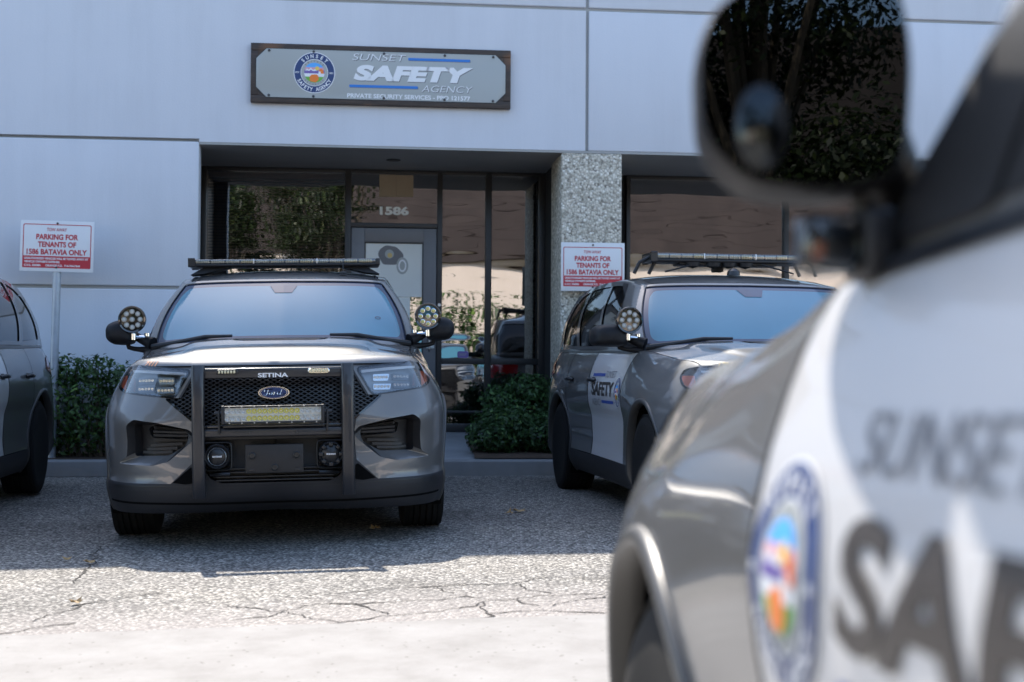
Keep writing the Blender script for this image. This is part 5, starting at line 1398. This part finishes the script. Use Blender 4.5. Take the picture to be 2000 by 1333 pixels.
t2.rotation_euler = (0, 0, TH)

# ------------------------------------------------------------------ plants
def leaf_cloud(mb, centers, n, size, mat, seed, flat=.5, shell=.55):
    r = np.random.default_rng(seed); cs = np.array([c[:3] for c in centers]); rs = np.array([c[3:6] for c in centers]); w = rs.prod(1) ** (2 / 3); k = r.choice(len(cs), n, p=w / w.sum())
    d = r.normal(size=(n, 3)); d /= np.linalg.norm(d, axis=1, keepdims=True); rad = (shell + (1 - shell) * r.random(n) ** .7)[:, None]
    d[:, :] *= (1 + .12 * np.sin(d[:, :1] * 9 + d[:, 1:2] * 7 + k[:, None]))
    P = cs[k] + d * rad * rs[k]
    nrm = d + r.normal(0, .6, (n, 3)); nrm[:, 2] += flat; nrm /= np.linalg.norm(nrm, axis=1, keepdims=True)
    a = np.cross(nrm, r.normal(size=(n, 3))); a /= np.linalg.norm(a, axis=1, keepdims=True); b = np.cross(nrm, a)
    s = size * (.6 + .8 * r.random((n, 1)))
    V = np.stack([P - a * s, P - b * s * .45 + nrm * s * .12, P + a * s, P + b * s * .45 + nrm * s * .12], 1).reshape(-1, 3)
    keep = V[:, 2].reshape(-1, 4).min(1) > .0
    F = np.arange(4 * n).reshape(-1, 4)[keep]
    used = F.ravel(); mb.add(V[used], np.arange(len(used)).reshape(-1, 4), mat)
def shrub(name, label, cat, base, lobes, n, size, mat, seed, group=None, stems=5, core=True):
    t = thing(name, label, cat, base, TH, group)
    mb = MB(); leaf_cloud(mb, lobes, n, size, mat, seed); mb.build("foliage", t, -30)
    mb = MB(); r = random.Random(seed)
    for c in lobes:
        for k in range(stems):
            x, y, z = c[0] + r.uniform(-.5, .5) * c[3], c[1] + r.uniform(-.4, .4) * c[4], c[2] + r.uniform(0, .6) * c[5]
            mb.tube([(c[0] * .9 + r.uniform(-.05, .05), c[1] * .9, -.03), ((c[0] + x) / 2, (c[1] + y) / 2, z * .5), (x, y, z)], [.014, .01, .004], 'bark', 6)
    mb.build("stem", t)
    return t
rr = random.Random(3)
lob = []
for k in range(16):
    s_ = -2.1 + k * .27; lob.append((s_, rr.uniform(-.04, .04), .46, .27, .27, .46 + rr.uniform(-.05, .04))); lob.append((s_ + .1, rr.uniform(-.1, .1), .76 + rr.uniform(-.03, .08), .20, .19, .16))
shrub("hedge", "clipped dark green hedge along the pale wall behind the parked cars", "hedge", W(-3.9 + .62, -.30, .15), [(c[0] - .9, *c[1:]) for c in lob], 17000, .030, 'leaf_hedge', 5, stems=3)
SHG = "shrubs beside the entrance"
shrub("shrub", "low rounded green shrub at the kerb beside the entrance walk", "shrub", W(-.13, -.28, .16), [(-.08, 0, .22, .27, .26, .24), (.12, .05, .24, .26, .25, .24), (-.02, -.05, .30, .24, .22, .2)], 4200, .026, 'leaf_shrub', 11, SHG)
shrub("shrub", "low shrub at the kerb beside the rear wheel of the car by the pillar", "shrub", W(.42, -.26, .16), [(-.1, 0, .2, .24, .25, .24), (.12, 0, .2, .26, .26, .25)], 3600, .026, 'leaf_shrub', 12, SHG)
shrub("shrub", "taller loose shrub against the dark entrance glass", "shrub", W(.12, .32, .22), [(-.22, 0, .48, .2, .22, .16), (.08, 0, .60, .26, .25, .17), (.28, .05, .52, .2, .22, .2), (0, 0, .36, .36, .26, .2)], 4200, .027, 'leaf_shrub', 13, SHG, 6)

# fallen leaves
def fallen(label, px, py, size, rot, seed):
    x, y = px_ground(px, py); t = tag(None or (lambda mb: (mb))(None) or fallen_mesh(size, seed), label, "leaf", "dry leaves on the asphalt"); t.location = (x, y, gz(x, y) + .006); t.rotation_euler = (0, 0, rot); return t
def fallen_mesh(size, seed):
    r = random.Random(seed); n = 14; out = []
    for i in range(n):
        a = 2 * math.pi * i / n; k = (1.0 if i % 2 == 0 else .62) * (1 + .2 * r.uniform(-1, 1)); out.append((size * k * math.cos(a), size * .7 * k * math.sin(a)))
    V = [(0, 0, .012)] + [(x, y, .004 + .03 * (x / size) ** 2 * r.uniform(.5, 1.5) * size / .06) for x, y in out]
    V += [(x, y, z + .0015) for x, y, z in V]
    F = [(0, 1 + i, 1 + (i + 1) % n) for i in range(n)] + [(n + 1, n + 2 + (i + 1) % n, n + 2 + i) for i in range(n)] + [(1 + i, n + 2 + i, n + 2 + (i + 1) % n, 1 + (i + 1) % n) for i in range(n)]
    mb = MB(); mb.add(V, F, 'dry_leaf'); return mb.build("fallen_leaf", None, -40)
fallen("curled dry leaf on the asphalt between the two facing cars, farther one of a pair", 1014, 1002, .055, .3, 1)
fallen("smaller dry leaf touching a curled one on the asphalt between the cars", 995, 1006, .045, 1.4, 2)
fallen("orange dry leaf under the front bumper of the car with the push bar", 732, 1036, .05, 2.2, 3)
fallen("yellow dry leaf lying in a crack at the shadow edge", 176, 1103, .035, .8, 4)
fallen("brown dry leaf on the shaded asphalt, left of the shadow bump", 131, 1097, .025, .2, 5)
fallen("rust coloured leaf on the sunlit asphalt near the pale concrete", 148, 1182, .034, 1.1, 6)

# ------------------------------------------------------------------ what stands behind the camera (seen in the glass), and two added sky-blocking trees
op = thing("warehouse", "beige building with brown plank upper wall, seen only mirrored in the entrance glass", "building", (4, -26, 0), R(3))
mb = MB(); mb.box(-30, 30, -10, 0, 0, 5.6, 'beige_stucco'); mb.build("wall", op)
mb = MB()
for k in range(7): mb.box(-30.2, 30.2, -10, .5 - k * .05, 5.62 + k * .5, 6.1 + k * .5, 'brown_cladding')
mb.build("upper_wall", op)
mb = MB()
for x in (-18, -9, 3, 16): mb.box(x, x + 2.4, .02, .08, .0, 2.6, 'frame_bronze')
mb.build("door", op)
def tree(label, base, h, crown, n, seed, size=.11):
    t = thing("tree", label, "tree", base, 0, "trees across the lot"); r = random.Random(seed)
    mb = MB(); mb.tube([(0, 0, 0), (.05, .03, h * .25), (.1, -.04, h * .5), (.05, .0, h * .8)], [.2, .16, .11, .04], 'bark', 10)
    lobes = []
    for k in range(16):
        a = r.uniform(0, 6.28); rr_ = crown * r.uniform(.2, .75); z = h * r.uniform(.38, .95); q = crown * r.uniform(.28, .5); lobes.append((rr_ * math.cos(a), rr_ * math.sin(a), z, q, q, q * .75))
        mb.tube([(.08, 0, h * .35), (rr_ * math.cos(a) * .5, rr_ * math.sin(a) * .5, (h * .35 + z) / 2), (rr_ * math.cos(a), rr_ * math.sin(a), z)], [.07, .045, .02], 'bark', 6)
    mb.build("trunk", t); mb = MB(); leaf_cloud(mb, lobes, n, size, 'leaf_tree', seed, .3, .2); mb.build("crown", t, -30)
tree("broad dark tree behind the camera, mirrored in the window with the blind", (-3.3, -12.5, 0), 7.0, 2.2, 16000, 21, .075)
tree("second dense tree behind the camera, mirrored in the big door mirror", (.2, -11.5, 0), 8.5, 2.4, 36000, 22, .05)
tree("unseen tree added to block sky light from the driver side of the near car", (-9.0, -1.5, 0), 8.0, 3.2, 9000, 23, .13)  # added out of view to cut sky light on the near white door
tree("unseen tree added to block sky light from behind and beside the near car", (-6.0, -8.0, 0), 8.0, 3.0, 9000, 24, .13)  # second added sky blocker, also out of view
t = thing("hedge", "long dark hedge along the beige building behind the camera", "hedge", (5, -22, 0), 0)
mb = MB(); leaf_cloud(mb, [(-14 + 1.3 * k, 0, 1.9 + .15 * math.sin(k * 2.1), 1.1, .7, 2.1 + .25 * math.sin(k * 1.3)) for k in range(23)], 20000, .12, 'leaf_hedge', 31); mb.build("foliage", t, -30)
